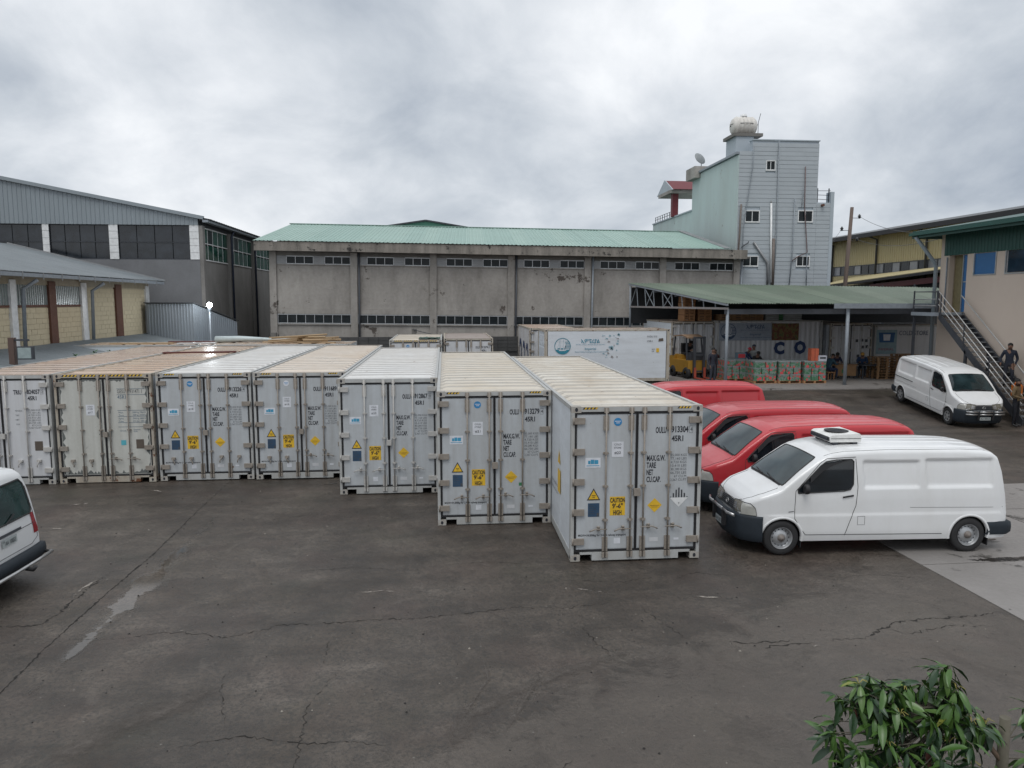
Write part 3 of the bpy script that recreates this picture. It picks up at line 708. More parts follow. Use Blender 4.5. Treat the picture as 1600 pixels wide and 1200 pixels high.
# ---------------------------------------------------------------- reefer with the sailing-boat print, and the stores under the canopy
teal = plain('boat_teal', (.03,.22,.30), .5); ink_t = plain('ink_teal', (.05,.24,.34), .6); navy = plain('navy_letters', (.02,.045,.13), .6)
tealf = plain('faded_teal', (.25,.40,.46), .6); ink_n = plain('ink_navy', (.03,.06,.12), .6)
def boat_emblem(par, cx_, cz_, r, y, col, sails):
    m = M(); n = 40; ang = [2 * math.pi * i / n for i in range(n)]
    for i in range(n):
        a, b = ang[i], ang[(i + 1) % n]; r2 = r * .93
        m.poly([(cx_ + r2 * math.cos(a), y, cz_ + r2 * math.sin(a)), (cx_ + r * math.cos(a), y, cz_ + r * math.sin(a)), (cx_ + r * math.cos(b), y, cz_ + r * math.sin(b)), (cx_ + r2 * math.cos(b), y, cz_ + r2 * math.sin(b))])
    lo = [(cx_ + r * .96 * math.cos(a), y - .001, cz_ + r * .96 * math.sin(a)) for a in [math.pi + math.asin(.45) + (math.pi - 2 * math.asin(.45)) * i / 14 for i in range(15)]]
    m.poly(lo)
    m.poly([(cx_ - .5 * r, y - .002, cz_ - .45 * r), (cx_ + .55 * r, y - .002, cz_ - .45 * r), (cx_ + .30 * r, y - .002, cz_ - .58 * r), (cx_ - .35 * r, y - .002, cz_ - .58 * r)], 1)
    for x0, x1, z1, bul in ((-.62, -.30, .80, .0), (-.24, .10, .86, .16), (.16, .34, .6, .18)):
        a = [(cx_ + r * (x1 - .02), y - .001, cz_ - .36 * r)] + [(cx_ + r * (x0 + (x1 - x0) * t + bul * math.sin(math.pi * t)), y - .001, cz_ + r * (-.36 + (z1 + .36) * t)) for t in (0, .25, .5, .75, 1)][::-1]
        if sails: m.poly(a[::-1], 0)
        b = [(p[0] * .985 + cx_ * .015 + .01, y - .002, p[2]) for p in a]; c0 = Vector((sum(p[0] for p in a) / len(a), y - .002, sum(p[2] for p in a) / len(a)))
        m.poly([tuple(c0 + (Vector(p) - c0) * .78) for p in a][::-1], 1)
    for k in range(5):
        z = cz_ + r * (.5 - .18 * k); xr = r * math.sqrt(max(0, .93 - (.5 - .18 * k) ** 2)); m.box(cx_ + .32 * r, cx_ + xr, y - .001, y, z - .012, z + .012)
    return put('boat_emblem', m, [col, side_m], par)
def banner(par, x0, z0, k, y, c1, c2):
    boat_emblem(par, x0 + .50 * k, z0 + .45 * k, .45 * k, y, c1, True)
    text('ኢምፔሪያል', .21 * k, c2, par, (x0 + 2.05 * k, y, z0 + .62 * k), 1.05 * k, 'C', bold=.012)
    text('የጥጥና የግብርና ምርቶች አቅራቢ ኃ/የተ/የግ', .055 * k, c2, par, (x0 + 2.05 * k, y, z0 + .50 * k), 1.62 * k, 'C')
    text('Imperial', .14 * k, c2, par, (x0 + 2.05 * k, y, z0 + .24 * k), .62 * k, 'C')
    text('General Import and Agricultural Commerce', .07 * k, c2, par, (x0 + 2.05 * k, y, z0 + .10 * k), 1.72 * k, 'C')
# long side towards the viewer: rotate so that local x runs into the scene
rc = container('short white reefer container showing its side print of a sailing boat, beside the canopy', 11.20, 36.0, .78, rot=math.pi/2, L=6.30, H=2.60, rm=roof_brown, fm=frame_r, dm=door_w, sm=side_m, haz=0)
# decals on the viewer-facing side (local x = 0 plane, facing -V): helper empty-free, mesh parts placed in local axes
prt = (math.pi/2,)
def side_part(o, y_from_right, z): o.rotation_euler = (0, 0, -math.pi/2); o.location = (-.012, y_from_right, z)
def side_holder(par, L, off=-.004):
    h = put('side_print', M().box(0, .01, 0, .001, 0, .01), side_m, par, (off, L, 0), (0, 0, -math.pi/2)); return h
sp = side_holder(rc, 6.30)
banner(sp, .45, 1.38, .90, -.003, teal, ink_t)
m = M(); rnd = random.Random(4)
for i in range(46):
    a, b = rnd.uniform(2.85, 3.75), rnd.uniform(1.2, 2.36); w2, h2 = rnd.uniform(.03, .16), rnd.uniform(.02, .09)
    if math.sin(a * 7) * math.cos(b * 9) > -.25: m.poly([(a, -.003, b), (a + w2, -.003, b + rnd.uniform(-.03, .03)), (a + w2 * .8, -.003, b + h2), (a + w2 * .1, -.003, b + h2 * 1.2)], rnd.choice((0, 0, 1)))
put('torn_poster', m, [tealf, plain('torn_grey', (.30,.29,.29), .7)], sp)
text('SUDU 510', .09, ink_f, sp, (5.15, -.003, 2.20), .50); text('22R1', .09, ink_f, sp, (5.15, -.003, 1.97), .27)
m = M(); m.poly([(5.62, -.003, 1.46), (5.76, -.003, 1.46), (5.76, -.003, 1.66), (5.62, -.003, 1.66)]); put('yellow_label', m, yel, sp)
text('KG\nLB', .07, ink_f, sp, (5.40, -.003, 1.57), .14)
put('torn_label', M().poly([(5.72, -.003, 2.0), (5.98, -.003, 2.02), (5.96, -.003, 2.16), (5.75, -.003, 2.14)]), brown, sp)
cc = container('rusty corrugated container with big blue letters on its ribbed side, behind the boat container', 4.50, 38.9, .76, L=6.058, H=2.60, rm=roof_brown, fm=frame_r, sm=worn('rusty_white', (.55,.56,.57), (.28,.2,.15), .6, (1,1,.4), (.5,.7), 1.5, ((.10,.05,.03), 2.4, .62)), corr=True, doorcorr=True, dm=door_w, haz=0, group='dry containers near the canopy')
m = M()
for k, (y0, r_) in enumerate(((.9, .7), (2.5, .75), (4.3, .8))):
    n = 22
    for i in range(n):
        a = .5 + (2 * math.pi - 1.0) * i / n; b = .5 + (2 * math.pi - 1.0) * (i + 1) / n
        f_ = lambda a, r: (-.006, y0 + .3 + r * .75 * math.cos(a), 1.05 + r * math.sin(a))
        m.poly([f_(a, r_ * .6), f_(a, r_), f_(b, r_), f_(b, r_ * .6)])
put('blue_letter', m, navy, cc)

# container stood endwise beside the forklift, doors to the viewer
container('tall white dry container with ribbed doors behind the forklift, wooden crates on top', 12.55, 40.0, .74, L=6.058, rm=roof_brown, fm=frame_r, dm=door_w, hm=hw_w, corr=True, doorcorr=True, haz=0, group='dry containers near the canopy')
co = container('white container under the canopy with the boat banner and big blue letters', 21.05, 39.6, .74, rot=math.pi/2, L=6.058, H=2.95, rm=roof_brown, fm=frame_a, dm=door_w, sm=door_w, corr=True, doorcorr=True, haz=0, group='dry containers near the canopy')
sp = side_holder(co, 6.058, -.02)
put('banner_sheet', M().box(.10, 3.08, -.004, .02, 1.86, 2.82), plain('banner_cloth', (.30,.34,.40), .7), sp)
banner(sp, .12, 1.90, 1.0, -.008, ink_n, ink_n)
def fruitmat():
    t = NT('fruit_poster'); v = t.pos(); n_ = t.noise(v, 5.0, 6)
    t.col(t.ramp(n_, [(.35, (.03,.06,.02)), (.45, (.15,.03,.02)), (.55, (.17,.13,.04)), (.65, (.05,.09,.03)), (.75, (.2,.06,.03))])); t.rough(.6); return t.m
put('fruit_poster', M().box(3.12, 4.66, -.004, .02, 1.86, 2.80), fruitmat(), sp)
text('C', .64, navy, sp, (3.25, -.012, 1.13), .62, bold=.06); text('O', .66, navy, sp, (4.42, -.012, 1.15), .70, bold=.06)

dk = container('white container under the canopy with its ribbed door end facing the yard', 21.35, 39.3, .74, L=6.058, H=2.80, rm=roof_brown, fm=frame_r, dm=door_w, hm=hw_w, corr=True, doorcorr=True, haz=0, group='dry containers near the canopy')
m = M()
for x, z in ((.45, 1.0), (1.6, .9), (1.5, 1.75), (1.8, 1.78), (2.05, 1.75), (1.85, 1.4), (2.1, 1.42)): m.box(x, x + .15, .018, .024, z, z + .16)
put('door_label', m, ink_f, dk)
cs = container('white container with a cold store sign, deepest under the canopy beside the stairs', 30.0, 39.3, .72, rot=math.pi/2, L=6.058, H=2.70, rm=roof_brown, fm=frame_a, dm=door_w, sm=door_w, corr=False, haz=0, group='dry containers near the canopy')
sp = side_holder(cs, 6.058)
m = M(); m.box(.10, 1.30, -.01, .004, 1.1, 2.45); put('sign_board', m, plain('sign_pale', (.25,.36,.40), .6), sp)
put('sign_emblem', M().poly([(.28, -.016, 1.75), (1.12, -.016, 1.75), (1.18, -.016, 2.3), (.22, -.016, 2.3)]).poly([(.52, -.02, 1.85), (.88, -.02, 1.85), (.92, -.02, 2.2), (.48, -.02, 2.2)], 1), [plain('sign_blue', (.02,.10,.25), .5), paper], sp)
text('COLD STORE 4', .26, ink_n, sp, (1.42, -.006, 2.15), 1.95);
text('IMPERIAL', .13, plain('red_ink', (.3,.03,.05), .6), sp, (.7, -.018, 1.30), .9, 'C')

# ---------------------------------------------------------------- sheets and walls
def sheet(A, B, C, D, pitch, amp, mi=0, shape='sin', m=None, nlong=1):
    """corrugated sheet; ribs run from A-B edge to D-C edge"""
    A, B, C, D = map(Vector, (A, B, C, D)); m = m or M(); nrm = (B - A).cross(D - A).normalized()
    w_ = (B - A).length; n = max(1, int(round(w_ / pitch)))
    if shape == 'sin': prof = [(i / 4, amp * math.sin(math.pi * 2 * i / 4)) for i in range(4)]
    else: prof = [(0, 0), (.62, 0), (.70, amp), (.92, amp)]
    st = []
    for i in range(n):
        for f, a in prof: st.append(((i + f) / n, a))
    st.append((1.0, 0))
    rows = []
    for j in range(nlong + 1):
        t = j / nlong; P, Q = A.lerp(D, t), B.lerp(C, t); rows.append([P.lerp(Q, s_) + nrm * a for s_, a in st])
    m.grid(rows, mi, smooth=(shape == 'sin')); return m
def sheets(par, A, B, C, D, n, pitch, amp, mat, name='roof_sheet', shape='rib', seed=0, lift=.006, nlong=1, mats=None):
    A, B, C, D = map(Vector, (A, B, C, D)); rnd = random.Random(seed); nrm = (B - A).cross(D - A).normalized()
    for i in range(n):
        a, b = i / n, (i + 1) / n + .006; o = nrm * (rnd.uniform(0, lift) + (i % 2) * lift)
        put(name, sheet(A.lerp(B, a) + o, A.lerp(B, b) + o, D.lerp(C, b) + o, D.lerp(C, a) + o, pitch, amp, shape=shape, nlong=nlong), mats[rnd.randrange(len(mats))] if mats else mat, par)

# ---------------------------------------------------------------- concrete warehouse across the back
roof_green = worn('roof_green', (.27,.40,.355), (.19,.28,.24), .4, (.5,1,1), (.35,.55), .8, ((.10,.12,.10), .9, .74), .05)
roof_green2 = worn('roof_green_faded', (.30,.43,.38), (.20,.29,.25), .45, (.5,1,1), (.35,.55), .9, bump=.05)
wt = thing('concrete_warehouse', 'long raw concrete warehouse with a pale green metal roof and two rows of strip windows', 'warehouse', (-10.95, 48.2, 0), (0, .0115, 0))
NB, BW = 6, 5.01; X0 = .0
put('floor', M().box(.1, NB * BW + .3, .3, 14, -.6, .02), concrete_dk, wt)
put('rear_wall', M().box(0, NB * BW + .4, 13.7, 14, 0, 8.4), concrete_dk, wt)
for i in range(NB + 1): 
    x = i * BW; put('column', M().box(x, x + .42, -.15, .30, -.4, 7.86), concrete, wt)
    if i in (1, 3, 4, 6): put('downpipe', M().tube([(x + .54, -.16, 0), (x + .54, -.16, 7.9)], .06, 8), steel_dk if i % 2 else steel_grey, wt)
for b in range(NB):
    x0, x1 = b * BW + .42, (b + 1) * BW
    put('wall_panel', M().box(x0, x1, 0, .22, -.4, 3.36), concrete, wt); put('wall_panel', M().box(x0, x1, 0, .22, 4.30, 7.06), concrete, wt)
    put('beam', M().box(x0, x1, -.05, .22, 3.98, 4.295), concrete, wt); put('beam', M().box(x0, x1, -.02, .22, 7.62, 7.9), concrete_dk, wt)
    wl = put('window', M().box(x0, x1, -.03, .1, 3.365, 3.42).box(x0, x1, -.03, .1, 3.92, 3.975).box(x0, x0 + .05, -.03, .1, 3.42, 3.92).box(x1 - .05, x1, -.03, .1, 3.42, 3.92), alu, wt)
    n = 8; pw = (x1 - x0 - .1) / n
    for k in range(n):
        put('pane', M().box(0, pw - .05, .02, .03, 0, .5), glass_dk, wl, (x0 + .05 + k * pw + .025, 0, 3.42), key=('wp', 'low'), rot=(random.uniform(-.02, .02), 0, 0))
        if k: put('mullion', M().box(-.02, .02, -.02, .06, 0, .5), alu, wl, (x0 + .05 + k * pw, 0, 3.42), key='mul')
    put('window_sill', M().box(x0, x1, -.09, 0, 3.30, 3.355), concrete, wt)
    put('window_sill', M().box(x0, x1, -.07, 0, 7.05, 7.10), concrete, wt)
    wd = x1 - x0
    for a, c_ in ((.135, .5), (.65, 1.0)):
        xa, xb = x0 + wd * a, x0 + wd * c_ - .02; wu = put('window', M().box(xa, xb, -.03, .1, 7.10, 7.15).box(xa, xb, -.03, .1, 7.57, 7.62), alu, wt); pw = (xb - xa) / 3
        for k in range(3): put('pane', M().box(0, pw - .05, .03, .04, 0, .42), glass_dk, wu, (xa + k * pw + .025, 0, 7.15), key='wp2')
        for k in range(4): put('mullion', M().box(-.02, .02, -.02, .06, 0, .42), alu, wu, (xa + k * pw, 0, 7.15), key='mul2')
    for a, c_ in ((0, .135), (.5, .65)):
        m = M()
        for k in range(5): m.box(x0 + wd * a, x0 + wd * c_ - .03, -.02 + .012 * (k % 2), .08, 7.10 + k * .104, 7.10 + k * .104 + .098)
        put('louvre', m, galv, wt)
m = M()
rnd = random.Random(5)
for k in range(12):
    x = -.75 + k * 2.62; put('fascia', M().box(x, min(x + 2.61, 31.0), -.80 + rnd.uniform(0, .006), -.62, 7.86 + rnd.uniform(-.01, .01), 8.43), fascia_m, wt)
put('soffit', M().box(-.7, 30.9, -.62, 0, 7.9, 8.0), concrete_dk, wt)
sheets(wt, (-.8, -.86, 8.46), (29.4, -.86, 8.46), (28.6, 6.0, 10.15), (.2, 6.0, 10.15), 30, .22, .028, roof_green, seed=3, mats=[roof_green, roof_green, roof_green2], nlong=2)
put('rear_roof', sheet((28.6, 6.0, 10.15), (.2, 6.0, 10.15), (-.3, 14.2, 8.3), (29.4, 14.2, 8.3), .3, .03, shape='rib'), roof_green, wt)
put('ridge_cap', M().bar((.1, 6.0, 10.18), (28.7, 6.0, 10.18), .35, .04), roof_green2, wt)
put('gable_wall', M().prism([(0, 0, 7.9), (0, 14, 7.9), (0, 6, 10.0)], (.2, 0, 0)), concrete, wt); put('side_wall', M().box(0.02, .2, .3, 13.7, 0, 7.9), concrete, wt)
put('end_wall', M().box(30.1, 30.3, .3, 13.7, 0, 8.4), concrete, wt)
put('roof_flashing', M().bar((29.35, -.8, 8.5), (28.4, 6.2, 10.25), .5, .06), galv, wt)
m = M(); rnd = random.Random(8)

# green gable far behind
g = thing('far_green_hall', 'dark green roof peak showing over the ridge of the concrete warehouse', 'hall', (-1.8, 75, 0))
put('wall', M().box(-6.5, 6.5, .2, 20, 0, 11.6), plain('far_wall', (.1,.12,.12), .7), g)
put('roof', M().prism([(-7, 0, 11.55), (7, 0, 11.55), (.1, 0, 12.62)], (0, 20, 0)), plain('roof_dark_green', (.04,.16,.11), .5), g)
put('gable_trim', M().bar((-7, -.05, 11.6), (.1, -.05, 12.68), .1, .14).bar((.1, -.05, 12.68), (7, -.05, 11.6), .1, .14), steel_dk, g)

# dark block wall in front of the warehouse
bw = thing('boundary_wall', 'low dark concrete block wall running in front of the concrete warehouse', 'wall', (-13.2, 44.0, 0))
put('wall_core', M().box(0, 17.6, .03, .2, -.1, 2.66), block_dk, bw)
bk = lambda: M().box(0, .56, -.012, .03, 0, .21); rnd = random.Random(2)
for r_ in range(4):
    for k in range(30):
        put('block', bk, block_dk, bw, (.02 + k * .585 + (.0 if r_ % 2 else -.0), rnd.uniform(-.008, .012), 1.78 + r_ * .225), key='dblock')
for x in (3.2, 11.3): put('post', M().box(x, x + .3, -.06, .26, 0, 2.95 + (.2 if x > 5 else 0)), concrete_dk, bw)
bw2 = thing('cable', 'thin dark cable sagging from the block wall post to the small containers', 'cable', (0, 43.9, 0))
put('wire', M().tube([(-1.8 + 4.0 * t, .0, 3.1 - .5 * t - .7 * t * (1 - t)) for t in [i / 10 for i in range(11)]], .02, 4), steel_dk, bw2)

# ---------------------------------------------------------------- grey warehouse on the left
clad = worn('grey_cladding', (.27,.31,.335), (.17,.19,.205), .35, (1,1,.3), (.4,.6), .7, bump=.05)
plaster_g = worn('grey_plaster', (.19,.195,.205), (.08,.08,.08), .45, (1,1,.8), (.75,.9), .8, bump=.2)
plaster_d = worn('stained_plaster', (.30,.29,.275), (.085,.08,.075), .65, (.6,.6,.35), (.8,.95), .7, bump=.25)
gw = thing('grey_warehouse', 'big grey warehouse with ribbed gable cladding, wide dark windows and a green-glazed side wall', 'warehouse', (-14.4, 46.0, 0))
put('front_wall', M().box(-20, 0, 0, .25, 0, 7.2), plaster_g, gw); put('dark_backing', M().box(-20, -.4, .32, .36, 6.5, 9.5).box(-.36, -.32, .4, 33, 6.5, 9.5), dark_in, gw)  # dark sheets added behind the windows so no sky shows through
for x0, x1 in ((-.52, -.0), (-5.08, -4.58), (-8.78, -8.42), (-12.6, -12.2), (-16.4, -16.0)):
    p_ = put('pillar', M().box(x0, x1, .02, .3, 7.2, 9.24), steel_dk, gw)
    for k in range(5): put('pillar_tile', M().box(x0, x1, -.03, .02, 7.22 + k * .405, 7.22 + k * .405 + .39), white_pt, p_)
for x0, x1 in ((-4.58, -.52), (-8.42, -5.08), (-12.2, -8.78), (-16.0, -12.6)):
    w_ = put('window', M().box(x0, x1, .05, .2, 7.2, 7.26).box(x0, x1, .05, .2, 9.18, 9.24).box(x0, x1, .06, .14, 8.2, 8.24), steel_dk, gw)
    n = 4; pw = (x1 - x0) / n
    for k in range(n):
        for zz_ in (7.27, 8.25): put('pane', M().box(.02, pw - .02, .1, .12, 0, .92), glass('smoked_glass', (.018,.022,.028), .12), w_, (x0 + k * pw, 0, zz_))
gab = lambda x: 9.62 + (-x) * .193
n = 20
for k in range(n):
    xa, xb = -k - 1.0, -k + 0.004
    m = M(); st = []
    for i in range(4): st += [(xa + (xb - xa) * (i / 4), 0), (xa + (xb - xa) * (i / 4 + .16), 0), (xa + (xb - xa) * (i / 4 + .19), -.035), (xa + (xb - xa) * (i / 4 + .23), -.035)]
    st.append((xb, 0)); m.grid([[(x, -.05 + a, gab(x) - .02) for x, a in st], [(x, -.05 + a, 9.22) for x, a in st]], smooth=False)
    put('cladding_sheet', m, clad, gw)
put('gable_core', M().prism([(0, .02, 9.25), (-20, .02, 9.25), (-20, .02, gab(-20) - .03), (0, .02, 9.58)], (0, .2, 0)), steel_dk, gw)
put('verge_trim', M().bar((.35, -.12, gab(-.35) - .05), (-20, -.12, gab(-20) + .08), .2, .2), clad, gw)
put('roof', sheet((-20, -.2, gab(-20) + .12), (-20, 36, gab(-20) + .12), (.8, 36, 9.55), (.8, -.2, 9.55), .5, .03, shape='rib'), worn('roof_grey', (.30,.33,.35), (.2,.2,.2), .3, rough=(.4, .6)), gw)
sw = [0] + [5.6, 11.8, 18.0, 24.2]
put('side_wall', M().box(-.25, 0, .25, 34, 0, 7.2), plaster_d, gw)
put('eave_beam', M().box(-.3, .02, .25, 34, 9.2, 9.5), steel_dk, gw)
put('gutter', M().box(.3, .62, -.2, 34, 9.38, 9.52), steel_grey, gw)
for i, y in enumerate(sw):
    put('side_column', M().box(-.1, .22, y + .02, y + .45, 0, 9.2), plaster_d, gw)
    if i: put('downpipe', M().tube([(.45, y + .2, 9.4), (.3, y + .2, 9.0), (.3, y + .2, 2.0)], .07, 6), plain('dark_blue_pipe', (.03,.04,.07), .5), gw)
    if i < 4:
        y0, y1 = y + .45, sw[i + 1]; w_ = put('window', M().box(.0, .06, y0, y1, 7.2, 7.27).box(.0, .06, y0, y1, 9.1, 9.17).box(.0, .06, y0, y1, 8.2, 8.25), white_pt, gw); n = 5; pw = (y1 - y0) / n
        for k in range(n):
            for zz_ in (7.28, 8.26): put('pane', M().box(.02, .035, .03, pw - .03, 0, .84), glass_dk if (k == 1 and zz_ > 8 and i < 2) else glass_gr, w_, (0, y0 + k * pw, zz_))
            if k: put('mullion', M().box(.0, .05, -.02, .02, 0, 1.82), white_pt, w_, (0, y0 + k * pw, 7.275), key='mul3')

# ---------------------------------------------------------------- beige block building on the left, with its lean-to roof
cream_blk = worn('cream_block', (.60,.52,.36), (.44,.36,.23), .3, (1,1,1), (.7,.9), 2, bump=.15, rnd=True, fine=12)
mortar = plain('mortar', (.50,.44,.33), .9)
brownp = worn('red_brown_pillar', (.13,.055,.035), (.06,.03,.02), .5, (1,1,1), (.6,.8), 2)
corr_old = worn('old_corrugated', (.20,.225,.24), (.10,.11,.115), .5, (1,1,1), (.3,.5), .9, ((.16,.07,.04), 2, .68), .1)
bb = thing('cream_block_building', 'low cream block building with brown and white pillars under a grey metal roof', 'building', (-16.5, 26.0, 0))
put('wall_core', M().box(-.25, -.02, 0, 17.4, 0, 5.72), mortar, bb)
piers = [(3.95, 4.35, 'w'), (6.75, 7.3, 'b'), (9.55, 10.05, 'w'), (13.1, 13.8, 'b'), (16.9, 17.35, 'w'), (.9, 1.4, 'b')]
for a, b, c_ in piers: put('pillar', M().box(-.1, .10, a, b, 0, 5.6), brownp if c_ == 'b' else white_pt, bb)
for y in (4.55, 10.25): put('downpipe', M().tube([(.75, y + .1, 5.6), (.25, y, 5.25), (.18, y, 2.9)], .075, 8), steel_grey, bb)
rnd = random.Random(12); bm_ = lambda: M().box(-.02, .006, .0, .405, .0, .205)
bays = [(1.4, 3.95, 4.55), (4.35, 6.75, 4.55), (7.3, 9.55, 4.55), (10.05, 13.1, 5.5), (13.8, 16.9, 5.5)]
for a, b, top in bays:
    z = 2.55; r_ = 0
    while z + .2 < top:
        y = a + .006 + (0 if r_ % 2 else -.21)
        while y < b - .05:
            y0, y1 = max(y, a + .006), min(y + .405, b - .006)
            if y1 - y0 > .08: put('block', bm_, cream_blk, bb, (rnd.uniform(-.004, .006), y0, z), key='cblock', scale=(1, (y1 - y0) / .405, 1))
            y += .418
        z += .218; r_ += 1
    if top < 5:
        w_ = put('window', M().box(-.04, .03, a, b, 4.53, 4.62), brownp, bb)
        put('wired_glass', M().box(-.02, -.005, a, b, 4.62, 5.42), plain('wired_glass', (.20,.24,.23), .25), w_)
        n = int((b - a) / .16)
        for k in range(n + 1): put('window_bar', M().box(-.01, .015, -.012, .012, 0, .8), alu, w_, (0, a + .02 + k * (b - a - .04) / n, 4.62), key='wbar')
put('lintel', M().box(-.1, .05, 0, 17.4, 5.44, 5.74), worn('lintel_cream', (.36,.31,.22), (.15,.13,.1), .5), bb)
put('gutter', M().box(.62, .82, -2, 17.7, 5.70, 5.84), steel_grey, bb)
for k in range(12): put('gutter_bracket', M().box(.82, .84, -.02, .02, -.14, .14), galv, bb, (0, .6 + k * 1.45, 5.75), key='gbr')
sheets(bb, (.80, -2, 5.88), (.80, 17.8, 5.88), (-7.5, 17.8, 7.9), (-7.5, -2, 7.9), 18, .09, .014, corr_old, shape='sin', seed=4, nlong=2)
put('barge_board', M().bar((.80, 17.85, 5.86), (-7.5, 17.85, 7.9), .06, .2), galv, bb)
put('end_wall', M().prism([(-.25, 17.2, 0), (-8, 17.2, 0), (-8, 17.2, 7.8), (-.25, 17.2, 5.8)], (0, .2, 0)), plaster_g, bb)
lt = thing('lean_to_roof', 'low weathered corrugated lean-to roof sloping down from the cream block wall', 'roof', (-16.4, 26.0, 0))
sheets(lt, (4.0, -3.0, 2.20), (4.0, 17.6, 2.20), (.03, 17.6, 2.98), (.03, -3.0, 2.98), 20, .09, .016, corr_old, shape='sin', seed=9, lift=.01)
put('purlin', M().box(.4, .5, -3, 17.6, 2.6, 2.68).box(3.6, 3.7, -3, 17.6, 2.0, 2.1), steel_dk, lt)
for y in (-2.5, 3, 9, 15): put('post', M().box(3.6, 3.7, y, y + .1, 0, 2.0), steel_dk, lt)

sh = thing('corrugated_shed', 'small grey corrugated iron shed in the corner before the grey warehouse', 'shed', (-16.2, 42.3, 0))
gshed = worn('shed_iron', (.24,.27,.30), (.15,.16,.17), .4, (1,1,.3), (.4,.6), 1)
for k in range(4):
    x = k * .62; put('wall_sheet', sheet((x, 0, 1.2), (x + .63, 0, 1.2), (x + .63, 0, 4.62), (x, 0, 4.62), .15, .02, shape='rib'), gshed, sh)
for k in range(3):
    a, b = Vector((2.48, 0, 0)).lerp(Vector((4.0, 2.9, 0)), k / 3), Vector((2.48, 0, 0)).lerp(Vector((4.0, 2.9, 0)), (k + 1) / 3)
    za, zb = 4.62 - .36 * k, 4.62 - .36 * (k + 1); put('wall_sheet', sheet((a.x, a.y, 1.2), (b.x, b.y, 1.2), (b.x, b.y, zb), (a.x, a.y, za), .15, .02, shape='rib'), gshed, sh)
put('roof', M().prism([(-.1, -.1, 4.65), (2.55, -.1, 4.65), (4.1, 3.0, 3.58), (2.2, 3.2, 4.2), (-.1, 3.2, 4.3)], (0, 0, .05)), plain('roof_slate', (.05,.055,.06), .5), sh)

# ---------------------------------------------------------------- pale tiled tower house
tile_g = worn('pale_grey_tile', (.42,.46,.49), (.30,.325,.34), .35, (1,1,.3), (.35,.55), .8, bump=.03, rnd=True)
mint = worn('mint_plaster', (.50,.60,.59), (.36,.39,.37), .5, (1,1,.3), (.7,.9), .8, ((.22,.20,.17), .5, .66))
tile_l = worn('pale_plain', (.42,.475,.52), (.30,.32,.33), .35, (1,1,.3), (.5,.7), .8)
th = thing('tiled_tower_house', 'tall pale blue-grey house with banded facing, small windows and outside pipes', 'house', (19.4, 48.3, 0))
TX, TX2 = 5.44, 6.62
put('wall', M().box(.02, TX, .04, 9.1, 0, 14.35), tile_l, th)
put('front_parapet', M().box(.9, TX, .04, .5, 14.35, 15.24), tile_l, th)
put('wall', M().box(TX, TX2, .04, 9.1, 0, 11.3), tile_l, th)
put('corner_fin', M().box(TX2 - .22, TX2 + .02, -.02, .6, 0, 12.0), tile_l, th)
put('coping', M().box(.85, TX + .05, -.04, .55, 15.24, 15.31), tile_l, th)
z = 5.2; r_ = 0; rnd = random.Random(31)
WN = [(1.88, 2.42, 13.38, 13.91), (.56, 1.46, 10.01, 10.67), (4.21, 5.14, 10.05, 10.71), (.49, 1.48, 7.12, 7.7), (4.22, 5.05, 7.13, 7.72)]
while z < 15.1:
    h_ = .275; segs = [(.02, 2.62), (2.64, TX)] + ([(TX + .01, TX2 - .23)] if z + h_ < 11.4 else [])
    for a, b in segs:
        if z > 14.3: a = max(a, .9)
        cut = [(a, b)]
        for x0, x1, z0, z1 in WN:
            if z + h_ > z0 - .05 and z < z1 + .05:
                nx_ = []
                for p_, q_ in cut:
                    if x1 < p_ or x0 > q_: nx_.append((p_, q_)); continue
                    if x0 - .06 > p_: nx_.append((p_, x0 - .06))
                    if x1 + .06 < q_: nx_.append((x1 + .06, q_))
                cut = nx_
        for p_, q_ in cut: put('facing_board', M().box(p_, q_, -.02 + rnd.uniform(-.006, .006), .04, z, z + h_ - rnd.uniform(.012, .022)), tile_g, th)
    z += h_; r_ += 1
for x0, x1, z0, z1 in WN:
    w_ = put('window', M().box(x0 - .06, x1 + .06, -.06, .04, z0 - .08, z0).box(x0 - .06, x1 + .06, -.06, .04, z1, z1 + .06).box(x0 - .06, x0, -.06, .04, z0, z1).box(x1, x1 + .06, -.06, .04, z0, z1), white_pt, th)
    put('pane', M().box(x0, x1, -.01, .01, z0, z1), glass_dk, w_); put('mullion', M().box((x0 + x1) / 2 - .02, (x0 + x1) / 2 + .02, -.03, .0, z0, z1), white_pt, w_)
for p_, r_, mt in (([(2.25, 11.2), (2.42, 6.0)], .07, white_pt), ([(2.25, 11.2), (2.25, 11.35)], .05, galv), ([(1.15, 8.66), (2.15, 7.3), (2.2, 5.8)], .075, galv), ([(2.5, 8.9), (2.55, 5.5)], .10, worn('rough_pole', (.16,.13,.115), (.07,.06,.05), .5)),
                   ([(2.62, 15.2), (2.7, 9.0), (2.6, 5.6)], .03, steel_grey), ([(.92, 14.9), (.9, 13.6), (.4, 9.6), (.35, 6.0)], .03, steel_grey), ([(4.5, 13.6), (4.55, 11.0), (4.87, 8.0), (4.2, 7.7), (3.8, 7.4)], .035, plain('rust_pipe', (.14,.10,.10), .7)),
                   ([(3.86, 11.5), (3.84, 8.0), (3.7, 5.8)], .035, steel_grey), ([(4.4, 12.2), (4.35, 10.9)], .02, steel_grey), ([(.2, 11.1), (.15, 9.0), (-.0, 5.8)], .06, worn('rough_pole', (0,0,0), (0,0,0))), ([(4.87, 7.9), (4.9, 5.8)], .03, steel_grey), ([(.3, 8.3), (.75, 8.6), (.8, 8.7)], .03, steel_dk)):
    put('pipe', M().tube([(x, -.12, z) for x, z in p_], r_, 7), mt, th)
